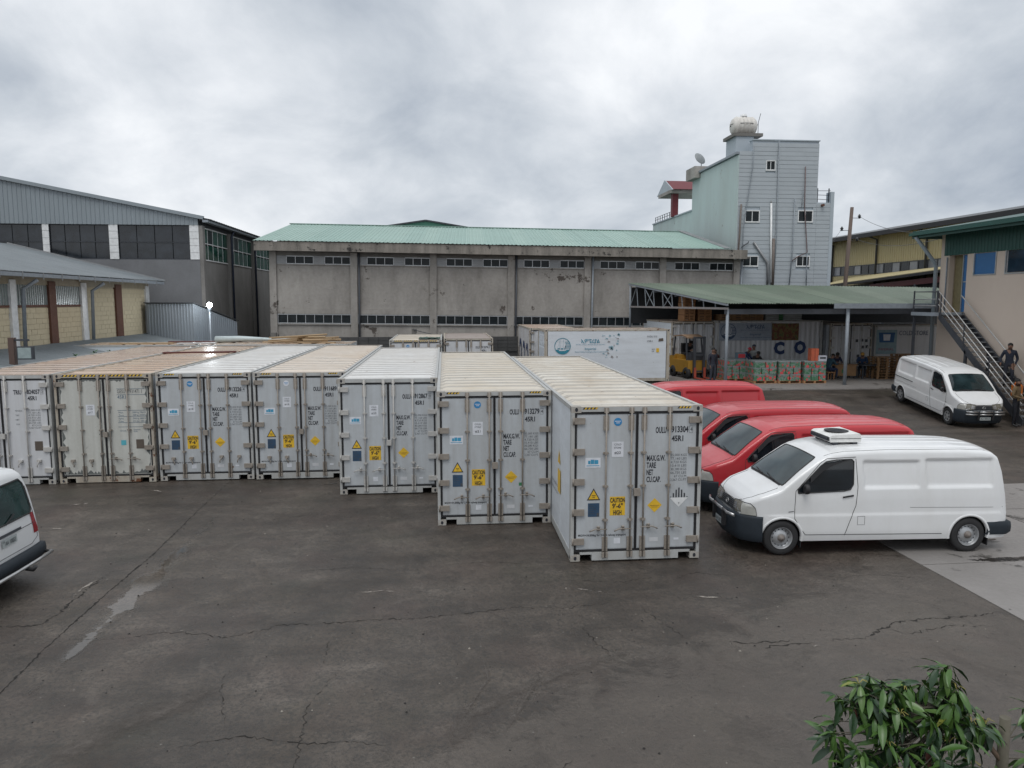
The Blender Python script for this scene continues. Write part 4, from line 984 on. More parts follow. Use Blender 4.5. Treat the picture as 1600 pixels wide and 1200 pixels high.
put('vent_spout', M().tube([(5.8, -.25, 11.1), (5.8, .05, 11.1)], .09, 8), brownp, th)
put('side_wall_plaster', M().box(-.03, .02, .0, 9.1, 5, 14.3), mint, th)
put('side_coping', M().bar((-.02, .0, 14.42), (-.02, 9.1, 14.42), .35, .14), steel_grey, th)
put('rear_wing', M().box(.0, 6, 9.1, 20, 0, 11.75), mint, th)
put('wing_coping', M().box(-.08, .2, 9.1, 20, 11.75, 11.85), tile_l, th)
for k in range(8): put('rail_post', M().box(0, .05, 0, .05, 0, .5), steel_dk, th, (.05, 14.5 + k * .7, 11.85), key='rpost')
for zz_ in (.25, .48): put('rail', M().box(.05, .09, 14.4, 19.6, 11.85 + zz_, 11.88 + zz_), steel_dk, th)
for k, x in enumerate((5.55, 6.35)): put('rail_post', M().box(x, x + .06, .2, .26, 11.3, 12.25), steel_dk, th)
for q in range(3): put('rail', M().bar((5.5, .23, 11.55 + q * .27), (6.5, .23, 11.5 + q * .3), .03), steel_dk, th)
put('roof_block', M().box(-.5, .9, 7.3, 9.3, 14.0, 14.85), concrete, th)
# little roof pavilion
pvm = plain('pavilion_red', (.14,.022,.028), .6)
put('pavilion_column', M().box(-.25, .25, 13.4, 13.9, 11.8, 13.8), pvm, th)
put('pavilion_roof', M().prism([(-.45, 12.7, 13.95), (-.45, 17.0, 13.95), (-.45, 14.9, 14.95)], (3.4, 0, 0)), pvm, th)
put('pavilion_gable', M().prism([(-.53, 12.6, 13.9), (-.53, 17.1, 13.9), (-.53, 14.9, 15.0)], (.08, 0, 0)), tile_l, th)
put('pavilion_beam', M().box(-.55, 3, 12.95, 16.6, 13.68, 13.95), concrete, th)
put('tank_slab', M().box(.0, 2.0, 1.0, 3.0, 15.72, 15.92), concrete_dk, th); put('tank_shaft', M().box(.2, 1.4, 1.1, 2.9, 14.35, 15.72), tile_l, th)
tk = thing('water_tank', 'white ribbed plastic water tank lying on the slab on top of the tower house', 'water tank', (20.42, 50.3, 15.92))
m = M(); prof = []
for i in range(49):
    x = -.90 + 1.8 * i / 48; e_ = max(0, abs(x) - .5) / .40; r_ = .62 * math.sqrt(max(0.02, 1 - e_ ** 2.2)); r_ += .022 * math.cos(x * 2 * math.pi / .27); prof.append((max(.02, r_), x))
m.lathe(prof, (0, 0, .63), 'x', 28); put('tank_body', m, worn('tank_white', (.68,.66,.62), (.35,.30,.25), .4, (3,3,.4), (.4,.6), 1), tk)
put('manhole_cap', M().lathe([(.01, 1.42), (.2, 1.42), (.22, 1.32), (.22, 1.26)], (0, 0, 0), 'z', 16), white_pt, tk)
put('strap', M().tube([(-.96 * math.cos(a), -.68 * math.sin(a), .72) for a in [math.pi * i / 16 for i in range(17)]], .018, 5), steel_dk, tk)
for x in (-.45, .0, .45): put('leg', M().box(x - .06, x + .06, -.5, .5, 0, .14), concrete_dk, tk)
put('inlet_pipe', M().tube([(1.0, -.1, 0), (1.0, -.1, .9), (1.15, -.1, 1.5)], .02, 5), steel_dk, tk)
ds = thing('satellite_dish', 'grey mesh satellite dish on the roof block beside the tower house', 'satellite dish', (19.75, 56.6, 14.85))
put('mast', M().tube([(0, 0, 0), (0, 0, .55)], .03, 6), steel_dk, ds)
dd = put('dish', M().lathe([(.02, 0), (.2, .02), (.4, .08), (.55, .16), (.62, .22)], (0, 0, 0), 'y', 24), plain('dish_grey', (.22,.24,.25), .5), ds, (0, 0, .85), (R(-28), 0, R(25)), scale=(.8, .8, .8))
put('feed_arm', M().tube([(0, 0, 0), (.0, .55, .05)], .015, 5), steel_dk, ds, (0, 0, .85), (R(-28), 0, R(25)))
# ---------------------------------------------------------------- beige building with the outside stairs
beige = worn('beige_render', (.62,.53,.45), (.50,.41,.34), .3, (1,1,.5), (.75,.9), .5, bump=.15, fine=3)
green_dk = worn('dark_green_sheet', (.012,.075,.06), (.01,.04,.035), .3, (1,1,.3), (.35,.5), 1)
blue_pt = worn('blue_board', (.03,.14,.34), (.02,.09,.22), .4, (2,2,2), (.35,.5), 1)
rb = thing('beige_office_building', 'beige rendered building with dark green sheet cladding, blue boarded window and upstairs door', 'building', (23.5, 33.25, 0))
# wall plane faces -U at local x=0, running towards the viewer along -y
door_y = (-1.55, -.35); win = [(-3.35, -1.98), (-7.2, -3.85), (-11.5, -8.3)]
def seg(y0, y1, z0, z1, n='wall_panel'): put(n, M().box(0, .25, y0, y1, z0, z1), beige, rb)
seg(-14, 0, -.3, 4.25); seg(-.35, 0, 4.25, 6.9); seg(-1.98, door_y[0], 4.25, 6.9); seg(-14, -1.98, 4.25, 5.95)
for a, b in ((-3.85, -3.35), (-8.3, -7.2), (-14, -11.5)): seg(a, b, 5.95, 6.9)
put('end_wall', M().box(.0, 12, 0, .25, -.3, 7.9), beige, rb)
put('upper_core', M().box(.05, .25, -14, 0, 6.9, 7.9), steel_dk, rb)
for k in range(14):
    put('cladding_sheet', sheet((-.02, -k * 1.0, 6.88), (-.02, -k * 1.0 - 1.005, 6.88), (-.02, -k * 1.0 - 1.005, 7.86), (-.02, -k * 1.0, 7.86), .2, .025, shape='rib'), green_dk, rb)
put('eave_fascia', M().box(-1.05, -.98, -14, .95, 7.74, 8.02), green_dk, rb); put('soffit', M().box(-.98, -.03, -14, .95, 7.88, 7.93), green_dk, rb)
put('gutter', M().box(-1.2, -1.05, -14, 1.0, 7.86, 8.0), green_dk, rb); put('end_fascia', M().box(-.98, 4, .95, 1.0, 7.74, 8.1), green_dk, rb)
put('roof', M().prism([(-1.0, 1, 8.03), (-1.0, -14, 8.03), (6, -14, 9.2), (6, 1, 9.2)], (0, 0, .05)), green_dk, rb)
w_ = put('window', M().box(-.03, .1, win[0][0], win[0][0] + .05, 5.95, 6.9).box(-.03, .1, win[0][1] - .05, win[0][1], 5.95, 6.9).box(-.03, .1, *win[0], 5.90, 5.95), alu, rb); put('window_board', M().box(.02, .06, win[0][0] + .05, win[0][1] - .05, 5.95, 6.86), blue_pt, w_)
for a, b in win[1:]:
    w_ = put('window', M().box(-.03, .1, a, b, 5.90, 5.95).box(-.03, .1, a, a + .05, 5.95, 6.9).box(-.03, .1, b - .05, b, 5.95, 6.9), alu, rb)
    n = 2
    for k in range(n): put('pane', M().box(.04, .06, a + .07 + (b - a - .1) / n * k, a + .02 + (b - a - .1) / n * (k + 1), 5.97, 6.88), glass('blue_glass', (.012,.03,.05), .06), w_)
rv = plain('recess_render', (.40,.33,.26), .85)
put('door_recess', M().box(.25, .9, -.35, -.32, 4.25, 6.9).box(.25, .9, -1.58, -1.55, 4.25, 6.9), rv, rb)
d_ = put('door', M().box(.12, .18, -1.52, -1.20, 4.28, 6.85), blue_pt, rb, label='blue metal door leaf'); put('door_frame', M().box(.08, .2, -1.56, -1.52, 4.26, 6.9).box(.08, .2, -1.20, -1.16, 4.26, 6.9).box(.1, .2, -1.52, -1.2, 5.62, 5.67), alu, d_)
put('door_leaf', M().box(.3, .36, -1.16, -.35, 4.28, 6.88), plain('olive_panel', (.20,.17,.09), .6), rb)
put('downpipe', M().tube([(-1.1, .6, 7.8), (-.25, .35, 6.6), (-.16, .35, 6.4), (-.16, .35, .6)], .085, 10), worn('pipe_grey', (.26,.31,.34), (.13,.14,.15), .4), rb)
put('thin_pipe', M().tube([(-.06, -.28, 6.8), (-.06, -.28, 4.3)], .035, 6), steel_grey, rb)

st = thing('outside_staircase', 'dark steel outside staircase with pale handrails climbing the beige wall', 'staircase', (22.25, 26.35, 0))
sz = lambda y: .06 + y * .795
LNY = 5.3
for x in (0, 1.1): put('stringer', M().prism([(x, 0, -.02), (x, .22, -.02), (x, LNY, sz(LNY) - .30), (x, LNY, sz(LNY)), (x, 0, .22)], (.06, 0, 0)), steel_dk, st)
nst = 21
for k in range(nst):
    y = .2 + k * (LNY - .2) / nst; put('tread', M().box(.06, 1.10, 0, .27, 0, .035), plain('tread_grey', (.16,.17,.18), .5), st, (0, y, sz(y) + .06), key='tread')
put('landing', M().box(-.1, 1.25, LNY, LNY + 1.75, 4.12, 4.24), steel_dk, st); put('landing_edge', M().box(-.14, 1.22, LNY - .03, LNY + .0, 4.10, 4.26), steel_grey, st); put('landing_edge', M().box(-.16, -.1, LNY, LNY + 1.75, 4.10, 4.26), steel_grey, st)
for x, y in ((-.08, LNY + .04), (-.08, LNY + 1.7), (1.15, LNY + 1.7)): put('landing_post', M().box(x, x + .05, y, y + .05, 4.24, 5.25), steel_dk, st)
for zz_ in (4.55, 4.85, 5.2): put('landing_rail', M().tube([(-.06, LNY + .06, zz_), (-.06, LNY + 1.72, zz_)], .022, 6), galv if zz_ < 5 else steel_dk, st); put('landing_rail', M().tube([(-.06, LNY + 1.72, zz_), (1.2, LNY + 1.72, zz_)], .022, 6), galv if zz_ < 5 else steel_dk, st)
brt = plain('bright_rail', (.50,.50,.49), .35, .4)
for o_, e_ in ((.35, 0), (.60, .0), (.92, .0)): put('handrail', M().tube([(-.03, .05 + e_, sz(.05) + o_ + .1), (-.03, LNY, sz(LNY) + o_)], .022, 6), brt, st)
put('handrail', M().tube([(1.05, .05, sz(.05) + .75), (1.05, LNY, sz(LNY) + .75)], .028, 6), brt, st)
for y in (.3, 1.9, 3.5, 5.1): put('baluster', M().box(-.055, -.01, y, y + .045, sz(y), sz(y) + .95), steel_dk, st)
put('support_post', M().box(.0, .1, 3.4, 3.5, .3, sz(3.4) - .1), steel_dk, st); put('support_post', M().box(-.08, .02, LNY + 1.6, LNY + 1.7, .6, 4.12), steel_dk, st); put('support_post', M().box(1.05, 1.15, 3.4, 3.5, .3, sz(3.4) - .1), steel_dk, st)
og = thing('jerrycan', 'orange plastic jerrycan standing on the outside stairs behind the back white van', 'jerrycan', (22.75, 27.35, 1.02))
put('body', M().box(-.17, .17, -.1, .1, 0, .42).box(-.13, .13, -.08, .08, .42, .47), plain('orange_plastic', (.60,.17,.03), .45), og)
put('handle', M().tube([(-.1, 0, .47), (-.08, 0, .54), (.05, 0, .54), (.07, 0, .47)], .018, 6), plain('orange_plastic', (0,0,0)), og); put('cap', M().lathe([(.035, 0), (.035, .05), (.001, .05)], (.12, 0, .47), 'z', 10), ink, og)

# ---------------------------------------------------------------- yellow warehouse and its annex
ylw = worn('yellow_cladding', (.50,.43,.24), (.36,.30,.17), .3, (1,1,.3), (.45,.6), .7, bump=.03)
yw = thing('yellow_warehouse', 'long pale yellow ribbed warehouse with a dark eave and strip windows, behind the canopy', 'warehouse', (38, 44, 0))
put('wall_core', M().box(.1, .4, 0, 40, 0, 10.4), steel_dk, yw)
for k in range(32):
    y = k * 1.24; put('cladding_sheet', sheet((0, y + 1.245, 8.02), (0, y, 8.02), (0, y, 10.45), (0, y + 1.245, 10.45), .31, .04, shape='rib'), ylw, yw)
    put('cladding_sheet', sheet((0, y + 1.245, 5.0), (0, y, 5.0), (0, y, 7.12), (0, y + 1.245, 7.12), .31, .04, shape='rib'), ylw, yw)
gp = plain('pale_pane', (.24,.25,.27), .3)
wf_ = put('window_strip', M().box(-.03, .08, 0, 40, 7.12, 7.2).box(-.03, .08, 0, 40, 7.95, 8.02), steel_dk, yw)
rnd = random.Random(3)
for k in range(34): put('pane', M().box(.02, .04, .08, 1.1, 0, .75), gp if rnd.random() < .6 else glass_dk, wf_, (0, k * 1.176, 7.2), key='ypane'); put('mullion', M().box(-.02, .05, -.06, .06, 0, .75), steel_dk, wf_, (0, k * 1.176, 7.2), key='ymul')
put('roof', M().prism([(-1.2, -1, 10.55), (-1.2, 41, 10.55), (16, 41, 13.5), (16, -1, 13.5)], (0, 0, .12)), plain('roof_grey_dark', (.07,.075,.08), .5), yw)
put('eave', M().box(-1.25, -1.05, -1, 41, 10.30, 10.66), plain('eave_black', (.02,.02,.022), .6), yw); put('soffit', M().box(-1.05, 0, -1, 41, 10.45, 10.5), plain('eave_black', (0,0,0)), yw)
for y in (11.8, 18.6, 26): put('downpipe', M().tube([(-1.0, y, 10.4), (-.15, y, 10.1), (-.15, y, 6.2)], .09, 6), steel_dk, yw)
an = thing('annex_shed', 'low annex of the yellow warehouse with a dark drooping roof over maroon trusses', 'shed', (34.5, 44, 0))
put('roof', M().prism([(0, 0, 7.15), (0, 22, 6.05), (3.4, 22, 6.9), (3.4, 0, 7.6)], (0, 0, .1)), ylw, an)
put('eave', M().bar((0, 0, 7.08), (0, 22, 6.0), .14, .2), plain('eave_black', (0,0,0)), an); put('maroon_beam', M().bar((.2, 0, 6.5), (.2, 14, 5.9), .15, .4), plain('maroon', (.08,.012,.015), .6), an)
put('dark_wall', M().box(.6, 3.3, .5, 21, 0, 6.1), plain('annex_dark', (.05,.05,.052), .8), an)
for k in range(6): put('post', M().box(.1, .3, k * 4, k * 4 + .2, 0, 6), steel_dk, an)

pl = thing('utility_pole', 'leaning wooden utility pole with three insulators beside the tiled tower house', 'pole', (29.35, 52.5, 0))
put('pole', M().tube([(-.05, 0, 0), (.12, 0, 6), (.35, 0, 11.55)], [.17, .15, .12], 10), worn('pole_wood', (.17,.13,.11), (.07,.05,.045), .5, (3,3,.4), (.8,.9), 2), pl)
for x, z in ((.95, 10.9), (-.35, 10.0), (.85, 9.25)):
    i_ = put('insulator', M().lathe([(.02, -.16), (.12, -.1), (.06, -.04), (.13, .02), (.07, .08), (.04, .16)], (x, 0, z), 'z', 10), plain('insulator_black', (.02,.02,.02), .3), pl)
    put('bracket', M().tube([(.25, 0, z - .12), (x, 0, z - .12)], .02, 5), steel_dk, i_)
def wire(label, a, b, sag=.6, r=.018):
    t = thing('wire', label, 'wire', a); a, b = Vector(a), Vector(b)
    put('cable', M().tube([tuple((b - a) * q + Vector((0, 0, -sag * 4 * q * (1 - q)))) for q in [i / 12 for i in range(13)]], r, 4), steel_dk, t)
wire('upper thin wire running from the utility pole towards the green eave', (30.3, 52.5, 10.9), (24.0, 33.6, 8.1), .5, .014)
wire('lower thin wire running from the utility pole towards the green eave', (30.2, 52.5, 9.25), (24.0, 33.4, 7.9), .5, .014)
wire('thin wire running from the utility pole back to the tower house', (29.0, 52.5, 10.0), (26.1, 50.2, 8.0), .2, .014)

# ---------------------------------------------------------------- canopy
can_g = worn('canopy_green', (.125,.165,.12), (.075,.085,.065), .5, (.8,.4,1), (.5,.7), .8, ((.05,.05,.04), 1.3, .72), .1)
can_g2 = worn('canopy_green_pale', (.15,.19,.14), (.09,.10,.08), .5, (.8,.4,1), (.5,.7), .8, ((.05,.05,.04), 1.6, .70), .1)
cn = thing('loading_canopy', 'wide green corrugated canopy on thin steel posts in front of the tower house', 'canopy', (0, 0, 0))
FL, FR, BR, BL = Vector((13.25, 33.9, 4.66)), Vector((25.9, 34.1, 4.62)), Vector((31.5, 45.2, 5.62)), Vector((11.35, 45.2, 5.86))
NS = 15
for i in range(NS):
    a, b = i / NS, (i + 1) / NS + .004; o = Vector((0, 0, .012 * (i % 2))); o2 = Vector((0, random.Random(i).uniform(-.12, .1), 0))
    put('roof_sheet', sheet(FL.lerp(FR, a) + o + o2, FL.lerp(FR, b) + o + o2, BL.lerp(BR, b) + o, BL.lerp(BR, a) + o, .12, .028, nlong=3), [can_g, can_g2][i % 3 == 1], cn)
put('left_rafter', M().bar(FL + Vector((.05, 0, -.07)), BL + Vector((.05, 0, -.07)), .07, .09), steel_grey, cn)
FLc, BLc = Vector((13.35, 34.0, 4.42)), Vector((11.45, 45.0, 4.42))
put('bottom_chord', M().bar(FLc, BLc, .08, .10), worn('chord_rust', (.28,.28,.28), (.16,.07,.05), .5), cn)
for k in range(1, 10):
    t_ = k / 10; a = FLc.lerp(BLc, t_); b = FL.lerp(BL, t_) + Vector((.05, 0, -.1)); put('truss_strut', M().bar(a, b, .04), steel_grey, cn)
    if k > 4: c_ = FLc.lerp(BLc, t_ + (.1 if k % 2 else -.1)); put('truss_brace', M().bar(c_, b, .035), steel_grey, cn)
put('post', M().tube([(11.45, 45, 2.6), (11.45, 45, 5.7)], .06, 8), steel_grey, cn); put('post', M().tube([(11.45, 45, .6), (11.45, 45, 2.6)], .06, 8), steel_grey, cn)
put('front_beam', M().box(13.3, 25.6, 34.15, 34.3, 4.15, 4.40), steel_dk, cn)
put('eave_plate', M().box(18.5, 25.9, 33.80, 33.86, 4.42, 4.66), steel_grey, cn, label='blue grey gutter along the eave')
put('post', M().tube([(13.42, 34.2, .7), (13.42, 34.2, 4.4)], .075, 10), steel_grey, cn); put('post', M().tube([(19.3, 34.0, .66), (19.3, 34.0, 4.4)], .085, 10), steel_grey, cn)
put('post', M().tube([(24.6, 34.4, .7), (24.6, 34.4, 4.2)], .07, 8), steel_dk, cn)
for y in (36.5, 39, 41.5, 44): 
    t_ = (y - 34) / 11.2; put('purlin', M().bar((13.2 - 1.9 * t_, y, 4.56 + 1.12 * t_), (25.9 + 5.4 * t_, y, 4.52 + .95 * t_), .06, .12), steel_dk, cn)
put('light_blocker', M().box(11.6, 31, 45.25, 45.35, 3.4, 5.6), plain('blocker_dark', (.03,.032,.035), .8), cn)  # added dark sheet, stops light leaking in behind the covered containers
# crates piled on the roofs of the covered containers
def crate_stack(u, v, z, nx, nz, wd, label, mat=wood_or, dp=1.1):
    t = thing('crate_stack', label, 'crates', (u, v, z), group='wooden crates stored on the covered containers')
    def cr_():
        m = M()
        for k in range(4): m.box(0, wd, 0, .02, k * .09, k * .09 + .055)
        for x in (0, wd / 2 - .03, wd - .06): m.box(x, x + .06, .02, .06, 0, .33)
        m.box(0, wd, .06, dp, .0, .02); m.box(0, .02, .06, dp, .02, .33); m.box(wd - .02, wd, .06, dp, .02, .33); return m
    for i in range(nx):
        for k in range(nz): put('crate', cr_, mat, t, (i * (wd + .03), random.uniform(-.04, .04), k * .345), key=('crate', wd, dp))
crate_stack(13.3, 40.2, 3.66, 1, 4, .62, 'tall narrow stack of orange crates over the door end by the forklift')
crate_stack(14.15, 40.3, 3.66, 1, 2, .75, 'low stack of orange crates between the tall stack and the boat banner', wood_or)
crate_stack(15.3, 40.0, 3.70, 3, 1, .8, 'row of wooden crates on the container with the boat banner', wood)
m = M()
wbx = thing('white_board_stack', 'white and green boards stored flat on the container with the boat banner', 'boards', (17.9, 40.0, 3.70))
for k in range(4): put('board', M().box(0, .75, 0, .9, k * .1, k * .1 + .08).box(.78, 1.0, 0, .9, k * .1, k * .1 + .08, 1).box(1.05, 2.1, 0, .9, k * .1, k * .1 + .08), [plain('board_pale', (.40,.42,.42), .6), plain('board_green', (.05,.18,.07), .6)], wbx)

# ---------------------------------------------------------------- pallets of fruit boxes
def box_mat():
    t = NT('fruit_box_print'); v = t.pos(obj=True, rnd=True)
    vo = t.n('ShaderNodeTexVoronoi'); vo.inputs['Scale'].default_value = 5.0; t.l(v, vo.inputs['Vector'])
    n_ = t.noise(v, 5.5, 4, .6, .5); c = t.ramp(n_, [(.38, (.05,.15,.08)), (.5, (.09,.21,.13)), (.56, (.24,.28,.26)), (.64, (.05,.12,.07))])
    c = t.mix(t.ramp(vo.outputs['Distance'], [(.38, 1.0), (.43, 0.0)]), c, (.58,.08,.085))
    g = t.n('ShaderNodeSeparateXYZ'); tcx = t.n('ShaderNodeTexCoord'); t.l(tcx.outputs['Object'], g.inputs[0])
    band = t.ramp(g.outputs[2], [(.24, 0.0), (.25, 1.0)]); c = t.mix(t.mth('MULTIPLY', band, .75), c, (.22,.24,.24))
    t.col(c); t.rough(.65); return t.m
boxm = box_mat(); lidm = plain('box_lid', (.24,.27,.27), .7)
def fbox(wd, dp):
    m = M(); m.box(.006, wd - .006, .006, dp - .006, 0, .27); m.box(0, wd, 0, dp, .27, .315, 1); m.box(wd / 2 - .045, wd / 2 + .045, -.003, 0, .20, .235, 1); return m
def pallet(u, v, z, label, rot=0):
    t = thing('pallet', label, 'pallet', (u, v, z), (0, 0, rot), 'pallets carrying the fruit boxes')
    for y in (0, .5, 1.0): put('deck_board', M().box(0, 1.16, y, y + .12, .11, .135), wood_or, t); put('bottom_board', M().box(0, 1.16, y, y + .12, 0, .02), wood_or, t)
    for x in (0, .53, 1.06): put('block', M().box(x, x + .1, 0, 1.12, .02, .11), wood_or, t)
ORD = ('first', 'second', 'third', 'fourth'); LAY = ('bottom', 'middle', 'top')
for pi, (pu, pv, pr, nl) in enumerate(((14.05, 35.9, .02, 3), (15.12, 34.85, .0, 3), (16.32, 34.75, .01, 3), (17.56, 34.65, -.01, 3))):
    pallet(pu, pv, .745, f'{ORD[pi]} pallet from the canopy corner post, under fruit boxes', pr)
    for l_ in range(nl):
        n = 2 if (l_ == 2 or (l_ == 0 and pi in (1, 2))) else 3
        wd = 1.14 / n - .03
        for r_ in range(2):
            for k in range(n):
                o = put('fruit_box', lambda: fbox(wd, .55), [boxm, lidm], None, (pu + .01 + k * 1.14 / n + random.uniform(-.004, .008), pv + r_ * .57 + random.uniform(-.02, .02), .745 + .137 + l_ * .322), (0, 0, pr + random.uniform(-.02, .02)), key=('fbox', n))
                pos_ = {2: ('forklift end', 'stairs end'), 3: ('forklift end', 'centre', 'stairs end')}[n][k]
                tag(o, f'fruit box, {LAY[l_]} layer, {"front" if r_ == 0 else "back"} row, {pos_}, {ORD[pi]} pallet from corner post', 'box', 'fruit boxes stacked on pallets')
topz = .745 + .137 + 3 * .322
orng = plain('orange_carton', (.50,.12,.06), .6)
for k in range(2):
    o = put('carton', M().box(0, .38, 0, .35, 0, .30).box(.16, .22, -.003, 0, 0, .30, 1), [orng, plain('carton_tape', (.35,.08,.04), .6)], None, (17.95, 34.75, topz + k * .302)); tag(o, ('lower' if k == 0 else 'upper') + ' orange carton of the pair standing on the fruit boxes', 'carton', 'orange cartons on the fruit boxes')
o = put('carton', M().box(0, .40, 0, .3, 0, .26).box(.05, .35, -.003, 0, .1, .2, 1), [plain('white_carton', (.50,.52,.58), .6), ink_f], None, (18.3, 34.66, topz)); tag(o, 'small white carton beside the orange cartons on the fruit boxes', 'carton')
o = put('crate', M().box(0, .42, 0, .35, 0, .3).box(.03, .39, -.004, 0, .05, .25, 1), [plain('grey_blue_crate', (.12,.18,.22), .6), plain('red_goods', (.45,.03,.04), .6)], None, (14.85, 36.3, topz)); tag(o, 'grey blue crate with red goods on the boxes by the corner post', 'crate')
# stacked empty pallets behind the parked van, and the dark work tables
for q, (u, v, n) in enumerate(((22.35, 36.3, 8), (23.6, 36.2, 9))):
    t = thing('pallet_stack', ('shorter' if q == 0 else 'taller') + ' stack of empty wooden pallets behind the back white van', 'pallet stack', (u, v, .745), group='stacks of empty pallets under the canopy')
    for k in range(n):
        p_ = put('pallet', (lambda: (lambda m: [m.box(x, x + .12, 0, 1.0, .115, .135) for x in (0, .2, .4, .6, .8, 1.0)] and [m.box(0, 1.12, y, y + .1, 0, .02) for y in (0, .45, .9)] and [m.box(x, x + .1, y, y + .1, .02, .115) for x in (0, .5, 1.02) for y in (0, .45, .9)] and m)(M())), wood, t, (random.uniform(-.03, .03), random.uniform(-.03, .03), k * .14), key='epal')
for q, (u, v, wd) in enumerate(((20.2, 36.6, 1.25), (21.6, 36.4, .9))):
    t = thing('work_table', ('wide board' if q == 0 else 'small black') + ' table where the seated workers sit under the canopy', 'table', (u, v, .74), group='tables under the canopy')
    mm = wood if q == 0 else steel_dk
    put('table_top', M().box(0, wd, 0, .7, .68, .74), mm, t)
    if q == 0: put('front_board', M().box(.05, wd - .05, .02, .05, .15, .68), wood, t); put('green_label', M().box(.4, .65, .014, .02, .3, .5), plain('board_green', (0,0,0)), t)
    for x in (.03, wd - .08):
        for y in (.05, .6): put('leg', M().box(x, x + .05, y, y + .05, 0, .68), steel_dk, t)

# ---------------------------------------------------------------- lamps and things on roofs
emit_l = plain('lamp_glow', (1, 1, 1), .5, emit=((.92, .97, 1.0), 60.0))
lp = thing('lit_yard_lamp', 'lit round yard lamp on a slim pole by the corrugated shed', 'lamp', (-12.7, 41.8, 0))
put('pole', M().tube([(0, 0, 0), (0, 0, 4.35)], .045, 8), steel_grey, lp); put('collar', M().lathe([(.05, 4.2), (.11, 4.35), (.11, 4.42)], (0, 0, 0), 'z', 12), steel_grey, lp)
put('globe', M().lathe([(.001, 4.40)] + [(.14 * math.sin(math.pi * i / 10), 4.55 - .14 * math.cos(math.pi * i / 10)) for i in range(1, 10)] + [(.001, 4.69)], (0, 0, 0), 'z', 16), emit_l, lp)
ll = bpy.data.lights.new('lamp_light', 'POINT'); ll.energy = 60; ll.shadow_soft_size = .25; ll.color = (.92, .97, 1.0)
lo = bpy.data.objects.new('lamp_light', ll); COL.objects.link(lo); lo.location = (0, -.3, 4.6); lo.parent = lp
fl = thing('floodlight_post', 'rusty post with an unlit black floodlight in front of the cream block building', 'floodlight', (-14.55, 26.45, 1.8))
put('post', M().box(-.09, .09, -.09, .09, 0, 1.75), worn('rust_post', (.12,.075,.06), (.05,.03,.025), .5), fl)
put('arm', M().box(.05, .55, -.03, .03, 1.64, 1.70), steel_dk, fl)
h_ = put('floodlight_head', M().box(.22, .72, -.18, -.02, 1.02, 1.46).box(.26, .68, -.19, -.18, 1.06, 1.42, 1).box(.45, .5, -.06, .0, 1.46, 1.66), [steel_dk, plain('lamp_glass', (.30,.36,.36), .15)], fl)
def plank(u, v, L, wd, rot, mat, label, z=2.9, th=.05, tilt=0):
    o = put('plank', M().box(0, L, 0, wd, 0, th), mat, None, (u, v, z), (0, tilt, rot)); tag(o, label, 'plank', 'boards lying on the far container roofs')
timb = worn('pale_timber', (.42,.31,.19), (.25,.17,.10), .5, (1,1,1), (.7,.9), 2, rnd=True); redt = plain('dark_red_board', (.10,.025,.02), .6)
PK = [(-12.5, 34.9, 3.2, .3, .03, redt, 'dark red board on the crosswise container near its middle'), (-14.5, 33.6, 2.6, .25, .1, timb, 'pale timber board on the crosswise container, near its door end'),
      (-8.2, 34.4, 2.6, .3, -.05, timb, 'long pale timber board near the planks heap on the crosswise container'), (-7.6, 34.9, 2.2, .25, .06, timb, 'short timber board beside the heap on the crosswise container'),
      (-6.8, 34.0, 1.9, .3, -.12, timb, 'broken timber board at the bare end of the crosswise container'), (-11.6, 33.4, 1.6, .35, .25, plain('sheet_pale', (.5,.5,.5), .5), 'pale sheet offcut on the crosswise container roof'),
      (-10.1, 27.6, 2.5, .22, .12, redt, 'dark red strip on the roof of the cream container')]
for p_ in PK: plank(*p_)
rnd = random.Random(17)
hp = thing('timber_heap', 'heap of broken timber and bamboo at the end of the crosswise container roof', 'timber heap', (-6.2, 34.3, 2.9))
for k in range(14):
    a = rnd.uniform(-.25, .25); x, y = rnd.uniform(-1.2, .7), rnd.uniform(-.5, .6); L = rnd.uniform(.8, 1.9); z = .04 + .018 * k
    put('timber', M().tube([(x - L / 2, y - a, z), (x + L / 2, y + a, z + rnd.uniform(0, .1))], rnd.uniform(.03, .06), 6), timb, hp)
cv = thing('grey_pipe', 'long pale grey pipe lying on the crosswise container roof', 'pipe', (-10.2, 34.9, 3.0))
put('pipe', M().tube([(-.2, 0, .02), (.9, 0, .06), (2.6, .1, 0), (3.6, .1, 0)], [.16, .13, .06, .05], 8), plain('pipe_pale', (.45,.52,.53), .4), cv)
tp = thing('tarpaulin', 'dark green crumpled tarpaulin on the roof of the small far container', 'tarpaulin', (-1.2, 35.2, 2.99))
m = M(); m.grid([[(x * .085, y * .12, .03 + .05 * noise.noise((x * .6, y * .6, 2))) for x in range(13)] for y in range(11)], smooth=True); m.f = [f[::-1] for f in m.f]; put('sheet', m, plain('tarp_green', (.03,.075,.055), .4), tp)
